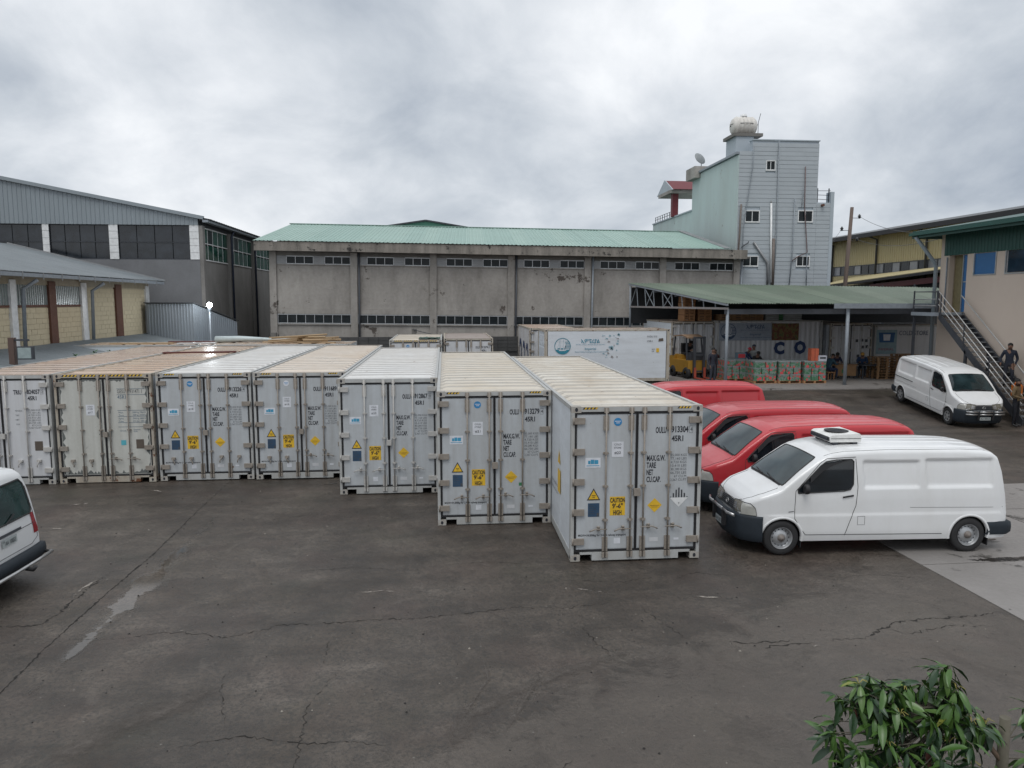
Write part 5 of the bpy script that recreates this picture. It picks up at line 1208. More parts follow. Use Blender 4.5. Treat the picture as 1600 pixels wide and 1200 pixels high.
# ---------------------------------------------------------------- vans
VL, HWB, CR_ = 5.50, .915, .05
TOP = [(0, .58), (.015, .78), (.05, .90), (.12, .98), (.25, 1.04), (.55, 1.145), (.86, 1.255), (.92, 1.29), (1.25, 1.555), (1.60, 1.80), (1.74, 1.87), (1.88, 1.92), (2.15, 1.965), (3.0, 1.995), (4.4, 1.985), (4.85, 1.96), (5.02, 1.925), (5.12, 1.85), (5.20, 1.62), (5.30, 1.15), (5.345, .9), (5.36, .5)]
def interp(T, x):
    if x <= T[0][0]: return T[0][1]
    for (a, b), (c, d) in zip(T, T[1:]):
        if x <= c: return b + (d - b) * (x - a) / (c - a)
    return T[-1][1]
def ztop(x): return interp(TOP, x)
def hw(x, z):
    w_ = HWB
    if z > 1.05: w_ -= .09 * ((z - 1.05) / .92) ** 1.4
    if z < .5: w_ -= .05 * ((.5 - z) / .3) ** 2
    if x < 1.0: w_ *= 1 - .30 * ((1.0 - x) / 1.0) ** 2.6
    if x > 5.05: w_ *= 1 - .08 * ((x - 5.05) / .31) ** 2
    # body-side step and the pressed panels
    w_ += .012 * ss(.80, .76, z) * ss(.5, .9, x)
    return w_
def panel(x, z, x0, x1, z0, z1, e_=.035):
    lean = .08 * (z1 - z)
    return ss(x0 + lean, x0 + lean + e_, x) * ss(x1 - .02 * 0, x1 - e_, x) * ss(z0, z0 + e_, z) * ss(z1, z1 - e_, z)
PANELS = [(2.46, 3.58, 1.27, 1.80), (3.68, 5.02, 1.27, 1.82)]
def YW(x, z):
    zt = ztop(x); r = .08 if x > 1.7 else .08
    h = hw(x, min(z, zt))
    zl = zt - r
    if z > zl:
        q = min(1, (z - zl) / r); h = h - r * (1 - math.sqrt(max(0, 1 - q * q)))
    for p_ in PANELS: h -= .042 * panel(x, z, *p_)
    if z > zt:
        c_ = CR_ * ss(.3, 1.5, x) + .012; ye = h
        if z > zt + c_: return -1
        h = ye * math.sqrt(max(0, 1 - (z - zt) / c_))
    return h
ZB = .27
def van_body():
    xs = [0, .012, .03, .06, .09, .15, .22] + [.22 + .64 * i / 20 for i in range(1, 21)] + [.89, .92] + [.92 + 4.1 * i / 130 for i in range(1, 131)] + [5.05, 5.09, 5.12, 5.15, 5.18, 5.2, 5.23, 5.26, 5.3, 5.33, 5.345, 5.36]
    xs = sorted(set(xs)); rows = []; WH = [(.93, .335), (4.59, .335)]; RA = .40
    NZ, NA, NT_ = 56, 7, 40
    for x in xs:
        zt = ztop(x); r = .08 if x > 1.7 else .08; zl = max(ZB + .02, zt - r); half = []
        for i in range(NZ): z = ZB + (zl - ZB) * i / NZ; half.append((YW(x, z), z))
        for i in range(NA): z = zl + (zt - zl) * math.sin(math.pi / 2 * i / NA); half.append((YW(x, z), z))
        ye = YW(x, zt - 1e-4); c_ = CR_ * ss(.3, 1.5, x) + .012
        for i in range(NT_ + 1):
            y = ye * (1 - i / NT_); z = zt + c_ * (1 - (y / ye) ** 2)
            if 2.15 < x < 5.0 and 3 < i < NT_: z -= .014 * max(0, math.cos(y * 2 * math.pi / .30)) ** 4 * ss(2.15, 2.35, x) * ss(5.0, 4.85, x)
            half.append((y, z))
        row = [(x, -y, z) for y, z in half] + [(x, y, z) for y, z in half[::-1][1:]]; rows.append(row)
    # snap round the wheel arches, then cut them out
    n = len(rows[0])
    inside = lambda p: min(math.hypot(p[0] - a, p[2] - b) for a, b in WH) < RA
    for j in range(len(rows)):
        for k in range(n):
            x, y, z = rows[j][k]
            for a, b in WH:
                d_ = math.hypot(x - a, z - b)
                if RA - .022 < d_ < RA + .022 and z < .9: s_ = (RA + .001) / d_; rows[j][k] = (a + (x - a) * s_, y, b + (z - b) * s_)
    m = M(); m.grid(rows, 0, True)
    m.f, m.mi, m.sm = zip(*[(f, a, b) for f, a, b in zip(m.f, m.mi, m.sm) if not inside([sum(m.v[i][q] for i in f) / len(f) for q in range(3)])]); m.f = list(m.f); m.mi = list(m.mi); m.sm = list(m.sm)
    m.poly(rows[0][::1], 0); m.poly(rows[-1][::-1], 0)
    return m
def cast(o, d_, inset=0.004, far=2.5):
    """march a ray from O along D until it is inside the van, return the surface point lifted outwards"""
    o, d_ = Vector(o), Vector(d_).normalized(); st = .02; t = 0
    ins = lambda p: 0 <= p.x <= 5.36 and p.z > ZB and abs(p.y) < YW(p.x, p.z)
    while t < far and not ins(o + d_ * t): t += st
    a, b = t - st, t
    for _ in range(14):
        c = (a + b) / 2
        if ins(o + d_ * c): b = c
        else: a = c
    return o + d_ * (b - inset)
def rowspan(pts, v):
    xs = []
    for (a, b), (c, d_) in zip(pts, pts[1:] + pts[:1]):
        if (b <= v < d_) or (d_ <= v < b): xs.append(a + (c - a) * (v - b) / (d_ - b))
    return (min(xs), max(xs)) if len(xs) >= 2 else None
def patch(pts, fn, nu=10, nv=8, m=None, mi=0):
    """fill a convex outline given in two coordinates, each point dropped on the body by FN"""
    m = m or M(); vs_ = [p[1] for p in pts]; v0, v1 = min(vs_), max(vs_); rows = []
    for j in range(nv + 1):
        v = v0 + (v1 - v0) * min(.9995, max(.0005, j / nv)); sp_ = rowspan(pts, v)
        if sp_: rows.append([tuple(fn(sp_[0] + (sp_[1] - sp_[0]) * i / nu, v)) for i in range(nu + 1)])
    m.grid(rows, mi, True); return m
def outline(pts, fn, r, m=None, sub=6):
    m = m or M(); P = []
    for a, b in zip(pts, pts[1:] + pts[:1]):
        for i in range(sub): t = i / sub; P.append(fn(a[0] + (b[0] - a[0]) * t, a[1] + (b[1] - a[1]) * t))
    P.append(P[0]); m.tube(P, r, 5, cap=False); return m
def line_(pts, fn, r, m=None, sub=8):
    m = m or M(); P = []
    for a, b in zip(pts, pts[1:]):
        for i in range(sub): t = i / sub; P.append(fn(a[0] + (b[0] - a[0]) * t, a[1] + (b[1] - a[1]) * t))
    P.append(fn(*pts[-1])); m.tube(P, r, 5); return m
side = lambda sg, ins=.004: (lambda x, z: cast((x, sg * 1.3, z), (0, -sg, 0), ins))
front = lambda ins=.004: (lambda y, z: cast((-.6, y, z), (1, 0, 0), ins))
rear = lambda ins=.004: (lambda y, z: cast((6.1, y, z), (-1, 0, 0), ins))
topf = lambda ins=.004: (lambda x, y: cast((x, y, 2.6), (0, 0, -1), ins))
scr = lambda ins=.004: (lambda y, s_: cast((.93 + .70 * s_ - .62, y, 1.30 + .55 * s_ + .80), (.62, 0, -.80), ins))
WN_ = [(-.78, .04), (.78, .04), (.79, .10), (.68, .93), (.65, .985), (-.65, .985), (-.68, .93), (-.79, .10)]
DOORWIN = [(1.22, 1.20), (1.21, 1.27), (1.66, 1.72), (1.76, 1.79), (1.95, 1.82), (2.24, 1.83), (2.29, 1.79), (2.28, 1.36), (2.22, 1.26), (2.10, 1.235)]
paint_w = worn('van_white', (.76,.77,.775), (.58,.57,.54), .35, (2,2,.6), (.30,.30), .8, bump=0, coat=.5, fine=3)
paint_r = worn('van_red', (.50,.032,.042), (.42,.045,.05), .3, (2,2,.6), (.30,.42), .8, bump=0, coat=.35, fine=3)
paint_r2 = worn('van_red_deep', (.45,.024,.035), (.36,.035,.04), .3, (2,2,.6), (.30,.42), .8, bump=0, coat=.35, fine=3)
plast = plain('bumper_plastic', (.012,.019,.027), .7); rubber = plain('tyre_rubber', (.022,.022,.023), .8, bump=.1); seam = plain('seam_black', (.03,.03,.03), .7)
silver = plain('silver_wheel', (.42,.43,.44), .38, .6); hubm = worn('hub_rust', (.20,.19,.18), (.15,.09,.06), .6, (1,1,1), (.5,.7), 9)
lens = plain('lamp_lens', (.40,.40,.37), .12, coat=.8); lens_y = plain('lamp_lens_aged', (.17,.16,.125), .15, coat=.7); lens_r = plain('lamp_red', (.30,.01,.02), .15, coat=.8)
chrome = plain('chrome', (.45,.45,.45), .3, .8); vglass = glass('van_glass', (.010,.014,.018), .04)
scrglass = glass('windscreen', (.022,.038,.042), .03, .6)
def tyre(): return M().lathe([(.20, -.09), (.235, -.105), (.31, -.105), (.33, -.085), (.337, -.05), (.337, .05), (.33, .085), (.31, .105), (.20, .09)], n=36)
def rim():
    m = M().lathe([(.205, -.105), (.212, -.112), (.205, -.10), (.185, -.07), (.18, -.03), (.155, -.045), (.10, -.085), (.075, -.09), (.03, -.09)], n=36)
    for k in range(14):
        a = 2 * math.pi * k / 14; c_ = Vector((.160 * math.cos(a), -.052, .160 * math.sin(a))); m.poly([tuple(c_ + Vector((.011 * math.cos(b), -.006, .013 * math.sin(b)))) for b in [2 * math.pi * i / 8 for i in range(8)]], 1)
    return m
def hubcap():
    m = M().lathe([(.205, -.108), (.19, -.10), (.10, -.115), (.05, -.12), (.001, -.122)], n=30)
    for k in range(6):
        a = 2 * math.pi * k / 6; c_ = Vector((.13 * math.cos(a), -.118, .13 * math.sin(a))); m.poly([tuple(c_ + Vector((.038 * math.cos(b), 0, .038 * math.sin(b)))) for b in [2 * math.pi * i / 10 for i in range(10)]], 1)
    return m
def wheels(t, sx=(.93, 4.59), cap=False, hwd=.80):
    for sg in (-1, 1):
        for x in sx:
            w_ = put('wheel', tyre, rubber, t, (x, sg * hwd, .335), (0, 0, 0 if sg < 0 else math.pi), key='tyre')
            put('rim', hubcap if cap else rim, [silver, ink], w_, key=('rim', cap)); 
            if not cap: put('hub', M().lathe([(.075, -.085), (.07, -.105), (.045, -.115), (.04, -.14), (.001, -.145)], n=16), hubm, w_, key='hubc')
            put('tread_groove', M().lathe([(.3385, -.022), (.3385, -.014)], n=36), ink, w_, key='tg')
def bumper_front():
    m = M(); plan = []
    for i in range(33):
        a = -1 + 2 * i / 32; s_ = 1 if a > 0 else -1; q = abs(a)
        if q > .55: x = (q - .55) / .45 * .56; y = s_ * (hw(max(x, .0), .6) + .03)
        else: y = s_ * (hw(0, .6) + .03) * (q / .55); x = -.13 * (1 - (q / .55) ** 2.2)
        plan.append((x - .05 * (q <= .55) * 1.0 * (1 - q / .55), y))
    prof = [(.10, .74), (.0, .755), (-.04, .71), (-.05, .56), (-.045, .42), (-.01, .30), (.05, .25)]
    rows = []
    for o, z in prof:
        rows.append([(x + o * (1 - min(1, abs(y) / .95) ** 3), y * (1 - (o if o > 0 else o * .3) * .6), z) for x, y in plan])
    m.grid(rows[::-1], 0, True); return m
def bumper_rear():
    m = M(); plan = []
    for i in range(25):
        a = -1 + 2 * i / 24; s_ = 1 if a > 0 else -1; q = abs(a)
        if q > .6: plan.append((5.41 - (q - .6) / .4 * .48, s_ * (.93)))
        else: plan.append((5.41 + .06 * (1 - (q / .6) ** 4), s_ * .93 * (q / .6) ** .9))
    m.grid([[(x + o, y * (1 + o * .2), z) for x, y in plan] for o, z in ((-.08, .60), (.0, .59), (.015, .50), (.01, .40), (-.06, .34))], 0, True); return m
def van(label, loc, rot, paint, bull=1, visor=1, cap=False, cooler=False, pitch=0, scale=1.0, group=None, rearglass=False, plate='AA 30512', sidetrim=False):
    t = thing('delivery_van', label, 'van', loc, (0, pitch, rot), group); t.scale = (scale,) * 3; P = paint
    b = put('body', van_body, P, t, key='vanbody')
    put('underbody', M().box(.25, 5.15, -.74, .74, .24, .8).box(.2, 5.2, -.6, .6, .3, 1.0), dark_in, t, key='underb')
    for sg in (-1, 1):
        for x in (.93, 4.59):
            put('wheel_arch', (lambda x=x, sg=sg: (lambda m: m.grid([[(x + r_ * math.cos(a), sg * (YW(x + r_ * math.cos(a), max(.3, .335 + r_ * math.sin(a))) + o), .335 + r_ * math.sin(a)) for a in [math.pi * (-.05 + 1.1 * i / 26) for i in range(27)]] for r_, o in ((.372, -.05), (.374, .004), (.395, .010), (.412, .008), (.422, -.003))], 0, True))(M())), P, t, key=('arch', x, sg))
        f = side(sg)
        w_ = put('side_window', (lambda: patch(DOORWIN, side(sg, .006), 12, 12)), vglass, t, key=('dw', sg), label='dark door window')
        put('window_seal', (lambda: outline(DOORWIN, side(sg, .006), .011)), seam, w_, key=('dws', sg))
        if visor: put('rain_visor', (lambda: patch([(1.36, 1.43), (1.64, 1.73), (1.76, 1.81), (1.95, 1.845), (2.30, 1.85), (2.31, 1.755), (1.98, 1.75), (1.82, 1.72), (1.72, 1.66), (1.44, 1.40)], side(sg, .035), 14, 4)), black_rub, t, key=('vis', sg))
        put('door_seam', (lambda: line_([(1.17, 1.24), (1.16, .95), (1.16, .72), (1.30, .50), (1.38, .40)], side(sg, .0005), .006, line_([(2.33, 1.84), (2.37, 1.3), (2.34, .95), (2.22, .62), (2.14, .38)], side(sg, .0005), .006, line_([(1.17, 1.24), (1.64, 1.76), (1.78, 1.845), (2.33, 1.87)], side(sg, .0005), .006)))), seam, t, key=('ds', sg))
        put('sill_seam', (lambda: line_([(1.38, .40), (4.05, .38)], side(sg, .0005), .006, line_([(3.4, .90), (5.25, .88)], side(sg, .001), .003))), seam, t, key=('ss', sg))
        put('door_handle', (lambda: patch([(2.07, 1.10), (2.07, 1.16), (2.28, 1.165), (2.28, 1.105)], side(sg, .022), 4, 2)), black_rub, t, key=('dh', sg))
        if sidetrim and sg == -1 or (sg == 1): put('sliding_rail', (lambda: line_([(3.7, 1.08), (5.25, 1.08)], side(sg, .004), .014)), black_rub, t, key=('sr', sg))
        put('roof_seam', (lambda: line_([(1.75, sg * .745), (2.3, sg * .765), (3.6, sg * .77), (4.9, sg * .75)], topf(.001), .0045)), seam, t, key=('rs', sg))
        put('fuel_flap', (lambda: outline([(2.38, .58), (2.38, .745), (2.52, .745), (2.52, .58)], side(sg, .001), .003)), seam, t, key=('ff', sg))
        put('side_repeater', (lambda: patch([(1.04, .84), (1.04, .862), (1.14, .865), (1.14, .845)], side(sg, .008), 3, 2)), black_rub, t, key=('rep', sg))
        mr = put('mirror', (lambda: (lambda m: m.grid([[(1.34 + .055 * dx * k, sg * (1.0 + .075 * math.cos(a) * k), 1.30 + .095 * math.sin(a) * k) for a in [2 * math.pi * i / 12 for i in range(12)]] for dx, k in ((-1.6, .05), (-1.4, .7), (-.6, 1), (.3, 1.0), (.6, .96))], 0, True, True))(M()).bar((1.38, sg * .86, 1.26), (1.35, sg * .96, 1.26), .05)), black_rub, t, key=('mir', sg))
        # headlight cluster wraps the corner
        corner = lambda ins: (lambda q, z: cast((-.5 + 1.0 * max(0, q - .3), sg * (.30 + .95 * min(q, 1)), z), (1 - .62 * q, -sg * (.15 + .6 * q), 0), ins))
        put('headlight', (lambda: patch([(.18, .77), (.15, .90), (.20, .955), (.60, .985), (.60, .76), (.4, .755)], corner(.012), 10, 6)), lens_y, t, key=('hl', sg))
        put('indicator', (lambda: patch([(.61, .76), (.62, .99), (.84, .985), (.97, .91), (1.04, .76)], corner(.013), 7, 6)), lens, t, key=('ind', sg))
        hl_ = put('lamp_seam', (lambda: outline([(.18, .77), (.15, .90), (.20, .955), (.60, .985), (.84, .985), (.97, .91), (1.04, .76), (.4, .755)], corner(.014), .006).tube([tuple(corner(.016)(.605, .765)), tuple(corner(.016)(.605, .98))], .006, 4)), seam, t, key=('lms', sg)); put('reflector', (lambda: patch([(.27, .80), (.25, .92), (.40, .94), (.42, .80)], corner(.016), 4, 4).grid([[tuple(corner(.016)(.46 + .1 * a, .80 + .12 * b)) for a in (0, 1)] for b in (0, 1)], 0, True)), chrome, t, key=('rfl', sg))
        put('tail_light', (lambda: patch([(.0, .80), (.0, 1.16), (.7, 1.16), (.7, .80)], lambda q, z: cast((5.9 - .35 * q, sg * (.78 + .5 * q), z), (-.7 + .35 * q, -sg * (.1 + .5 * q), 0), .008), 5, 5)), lens_r, t, key=('tl', sg))
        put('mud_flap', (lambda: M().box(1.31, 1.325, sg * .68, sg * .88, .14, .38).box(4.99, 5.005, sg * .68, sg * .88, .12, .40)), black_rub, t, key=('mf', sg))
    ws = put('windscreen', (lambda: patch(WN_, scr(.006), 16, 12)), scrglass, t, key='ws'); put('windscreen_seal', (lambda: outline(WN_, scr(.004), .013)), seam, ws, key='wss')
    for k, y in enumerate((-.45, .12)): put('wiper', (lambda y=y: line_([(y, .045), (y + .42, .10)], scr(.022), .011).tube([tuple(scr(.02)(y, .03)), tuple(scr(.03)(y + .2, .06))], .014, 5)), black_rub, t, key=('wip', k))
    put('cowl', (lambda: patch([(-.72, .0), (.72, .0), (.72, .055), (-.72, .055)], scr(.007), 14, 2)), black_rub, t, key='cowl')
    put('bonnet_seam', (lambda: line_([(.88, -.76), (.62, -.755), (.36, -.68), (.15, -.54), (.085, -.40), (.07, 0), (.085, .40), (.15, .54), (.36, .68), (.62, .755), (.88, .76)], topf(.0015), .0045)), seam, t, key='bons')
    gr = put('grille', (lambda: patch([(-.44, .745), (-.46, .85), (-.42, .935), (.42, .935), (.46, .85), (.44, .745)], front(.010), 16, 5)), black_rub, t, key='grl')
    for k in range(5): put('grille_bar', (lambda k=k: line_([(-.42, .765 + .036 * k), (.42, .765 + .036 * k)], front(.014), .006)), plain('grille_grey', (.06,.07,.08), .4) if k != 4 or not cap else chrome, gr, key=('gb', k))
    put('badge', (lambda: (lambda m: m.tube([tuple(front(.03)(.062 * math.cos(a), .845 + .045 * math.sin(a))) for a in [2 * math.pi * i / 16 for i in range(17)]], .008, 5).tube([tuple(front(.03)(.03 * math.cos(a), .845 + .043 * math.sin(a))) for a in [2 * math.pi * i / 16 for i in range(17)]], .006, 5))(M())), chrome, gr, key='bdg')
    put('front_bumper', bumper_front, plast, t, key='bf'); put('rear_bumper', bumper_rear, plast, t, key='br')
    np_ = put('number_plate', M().box(-.25, -.235, -.20, .20, .40, .52), plain('plate_white', (.42,.46,.46), .5), t, key='npl')
    text(plate, .07, ink, np_, (-.253, .17, .425), .34, 'L', (0, 0, -math.pi/2))
    if bull:
        for z in ((.72, .62) if bull == 2 else (.74,)):
            for a, b in ((-.72, -.30), (-.24, .24), (.30, .72)): put('bull_bar', M().tube([(-.28 + .10 * (abs(a) / .72) ** 3, a, z), (-.29, (a + b) / 2, z), (-.28 + .10 * (abs(b) / .72) ** 3, b, z)], .032, 10), chrome, t)
        for y in (-.27, .27): put('bar_bracket', M().box(-.31, -.12, y - .03, y + .03, .42, .72), black_rub, t, key=('bbk', y))
    # rear door glass and trim
    RW = [(-.76, 1.24), (-.73, 1.68), (-.67, 1.76), (.67, 1.76), (.73, 1.68), (.76, 1.24), (.70, 1.16), (-.70, 1.16)]
    rg = put('rear_window', (lambda: patch(RW, rear(.008), 14, 10)), vglass if not rearglass else glass('rear_glass_tint', (.015,.04,.038), .06), t, key='rw'); put('rear_window_seal', (lambda: outline(RW, rear(.008), .016)), seam, rg, key='rws')
    if rearglass:
        put('tailgate_seam', (lambda: line_([(-.78, 1.62), (-.80, 1.1), (-.80, .72), (-.62, .64), (.62, .64), (.80, .72), (.80, 1.1), (.78, 1.62)], rear(.002), .005).tube([tuple(rear(.004)(-.78, .98)), tuple(rear(.004)(0, .98)), tuple(rear(.004)(.78, .98))], .006, 5)), seam, t)
        put('rear_wiper', (lambda: line_([(-.02, 1.16), (.25, 1.27)], rear(.03), .011)), black_rub, t)
        put('tailgate_handle', (lambda: patch([(-.34, .985), (-.34, 1.03), (.34, 1.03), (.34, .985)], rear(.03), 8, 2)), steel_dk, t)
        rp = put('rear_plate', (lambda: patch([(-.20, .82), (-.20, .95), (.20, .95), (.20, .82)], rear(.02), 4, 2)), plain('plate_white', (0,0,0)), t)
        for q, a_ in enumerate(('3', 'AA 10853')): text(a_, .075 if q else .035, ink, rp, (rear(.028)(-.14 if q else -.18, .85).x, -.13 if q else -.18, .845 if q else .90), .28 if q else .03, 'L', (0, 0, math.pi/2))
        put('rear_bar', M().tube([(5.42, -.86, .42), (5.58, -.80, .44), (5.62, -.3, .45), (5.62, .3, .45), (5.58, .80, .44), (5.42, .86, .42)], .03, 8), chrome, t); put('tow_hook', M().tube([(5.6, -.02, .42), (5.72, -.02, .40), (5.76, -.02, .46)], .035, 6), black_rub, t)
        put('roof_gutter', (lambda: line_([(5.0, -.72), (2.2, -.72)], topf(.003), .008)), seam, t)
    wheels(t, cap=cap)
    if cooler:
        CZ = .02; k_ = put('rooftop_cooler', (lambda: (lambda m: m.prism([(2.12, -.42, 2.06), (2.10, -.42, 2.19), (2.16, -.42, 2.23), (2.78, -.42, 2.27), (2.82, -.42, 2.23), (2.82, -.42, 2.06)], (0, .84, 0)))(M())), plain('cooler_white', (.72,.72,.70), .4), t, (.20, 0, .42), scale=(.87, .95, .80))
        put('fan_grille', M().lathe([(.25, 2.262), (.26, 2.275), (.23, 2.28), (.001, 2.273)], (2.47, 0, 0), 'z', 24), black_rub, k_, rot=(0, 0, 0)); 
        gm = M()
        for q in range(3): gm.tube([((.07 + .05 * q) * math.cos(a) + 2.47, (.07 + .05 * q) * math.sin(a), 2.285) for a in [2 * math.pi * i / 20 for i in range(21)]], .004, 4)
        put('fan_ring', gm, steel_dk, k_)
        put('air_intake', M().prism([(2.075, -.38, 2.09), (2.065, -.38, 2.16), (2.09, -.38, 2.19), (2.12, -.38, 2.09)], (0, .76, 0)), black_rub, k_)
        gm = M()
        for q in range(26): y = -.37 + q * .0288; gm.box(2.054, 2.068, y, y + .008, 2.10, 2.17)
        put('intake_fins', gm, steel_dk, k_); put('cooler_band', M().box(2.13, 2.825, -.425, .425, 2.145, 2.155), black_rub, k_)
        put('cooler_feet', M().box(2.2, 2.3, -.4, .4, 1.98, 2.06).box(2.65, 2.75, -.4, .4, 1.98, 2.06), steel_dk, k_)
    return t
GV = 'vans parked side by side next to the containers'
S_ = 1.0
def gz(u, v): return ground_z(u, v) - .01
van('white delivery van with a flat cooling unit on its roof, beside the containers', (5.43, 14.01, gz(5, 14)), R(-2.2), paint_w, cooler=True, group=GV)
van('red delivery van parked directly behind the white van with the rooftop cooler', (5.58, 16.72, gz(5, 16.7)), R(-1.0), paint_r, group=GV, plate='AA 62184')
van('red delivery van parked between the two other red vans', (5.56, 19.25, gz(5, 19)), R(.3), paint_r2, group=GV, plate='AA 48207')
van('red delivery van parked behind the others, only its roof and rear flank showing', (5.48, 24.5, gz(5, 24)), R(1.0), paint_r, group=GV, plate='AA 19463')
van('white delivery van with silver hubcaps standing before the outside staircase', (20.30, 25.85, -.10), R(84), paint_w, bull=2, visor=0, cap=True, pitch=R(-6.3) * 1, sidetrim=True)
van('white van with a tinted rear window and a silver rear bar, showing only its rear', (-12.5, 12.62, gz(-8, 12)), R(-1.5), paint_w, bull=0, visor=0, rearglass=True, plate='AA 10853')

# the nose is blunt: everything ahead of x = .52 is drawn closer
done_ = set(); SKIP_ = {'wheel', 'rim', 'hub', 'tread_groove', 'rooftop_cooler', 'fan_grille', 'fan_ring', 'air_intake', 'intake_fins', 'cooler_band', 'cooler_feet'}
blunt = lambda x: x if x > .52 else .52 - (.52 - x) * .64
def top_of(o):
    while o.parent: o = o.parent
    return o
for o in list(COL.objects):
    if o.type != 'MESH' or not o.parent or top_of(o).get('category') != 'van': continue
    n_ = o.name.split('.')[0]
    if n_ in SKIP_: continue
    if n_ == 'lettering': o.location.x = blunt(o.location.x); continue
    if o.data.name in done_: continue
    done_.add(o.data.name)
    for v_ in o.data.vertices:
        if v_.co.x < .52: v_.co.x = blunt(v_.co.x)
# ---------------------------------------------------------------- forklift
fk = thing('forklift', 'yellow forklift with black mast and overhead guard parked beside the short white container', 'forklift', (13.0, 38.1, .74), (0, 0, R(12)))
fy = worn('forklift_yellow', (.42,.23,.03), (.25,.13,.03), .4, (1,1,1), (.4,.6), 2)
put('body', M().box(-.55, .55, -.7, .9, .30, .95).prism([(-.5, .9, .35), (-.5, 1.35, .45), (-.5, 1.35, 1.10), (-.5, .75, 1.15)], (1.0, 0, 0)), fy, fk)
put('engine_cover', M().box(-.40, .40, .25, .95, .95, 1.2), fy, fk); put('dash', M().box(-.4, .4, -.6, -.35, .95, 1.35), steel_dk, fk)
put('seat', M().box(-.25, .25, .1, .55, 1.2, 1.32).box(-.25, .25, .48, .6, 1.32, 1.8), black_rub, fk)
for x in (-.48, .48):
    for y, z0 in ((-.45, .95), (.95, 1.1)): put('guard_post', M().bar((x, y, z0), (x * .9, y * .8 + .1, 2.2), .06), steel_dk, fk)
    for y in (-.5, .85): put('wheel', M().lathe([(.1, -.1), (.26, -.1), (.3, -.05), (.3, .05), (.26, .1), (.1, .1), (.08, 0), (.001, 0)], (0, 0, 0), 'x', 20), rubber, fk, (x * 1.05, y, .3), key='fkw')
put('overhead_guard', M().prism([(-.5, -.5, 2.15), (-.5, .1, 2.28), (-.5, .95, 2.20), (-.5, .95, 2.14), (-.5, .1, 2.22), (-.5, -.5, 2.09)], (1.0, 0, 0)), worn('guard_tan', (.30,.20,.13), (.15,.1,.07), .5), fk)
for x in (-.28, .28): put('mast_rail', M().box(x - .05, x + .05, -.92, -.78, .1, 2.2), steel_dk, fk); put('fork', M().box(x - .06, x + .06, -1.9, -.92, .05, .10).box(x - .06, x + .06, -.98, -.93, .05, .6), plain('fork_red', (.40,.08,.05), .5), fk)
for z in (.35, 1.2, 2.1): put('cross_member', M().box(-.28, .28, -.88, -.82, z, z + .09), steel_dk, fk)

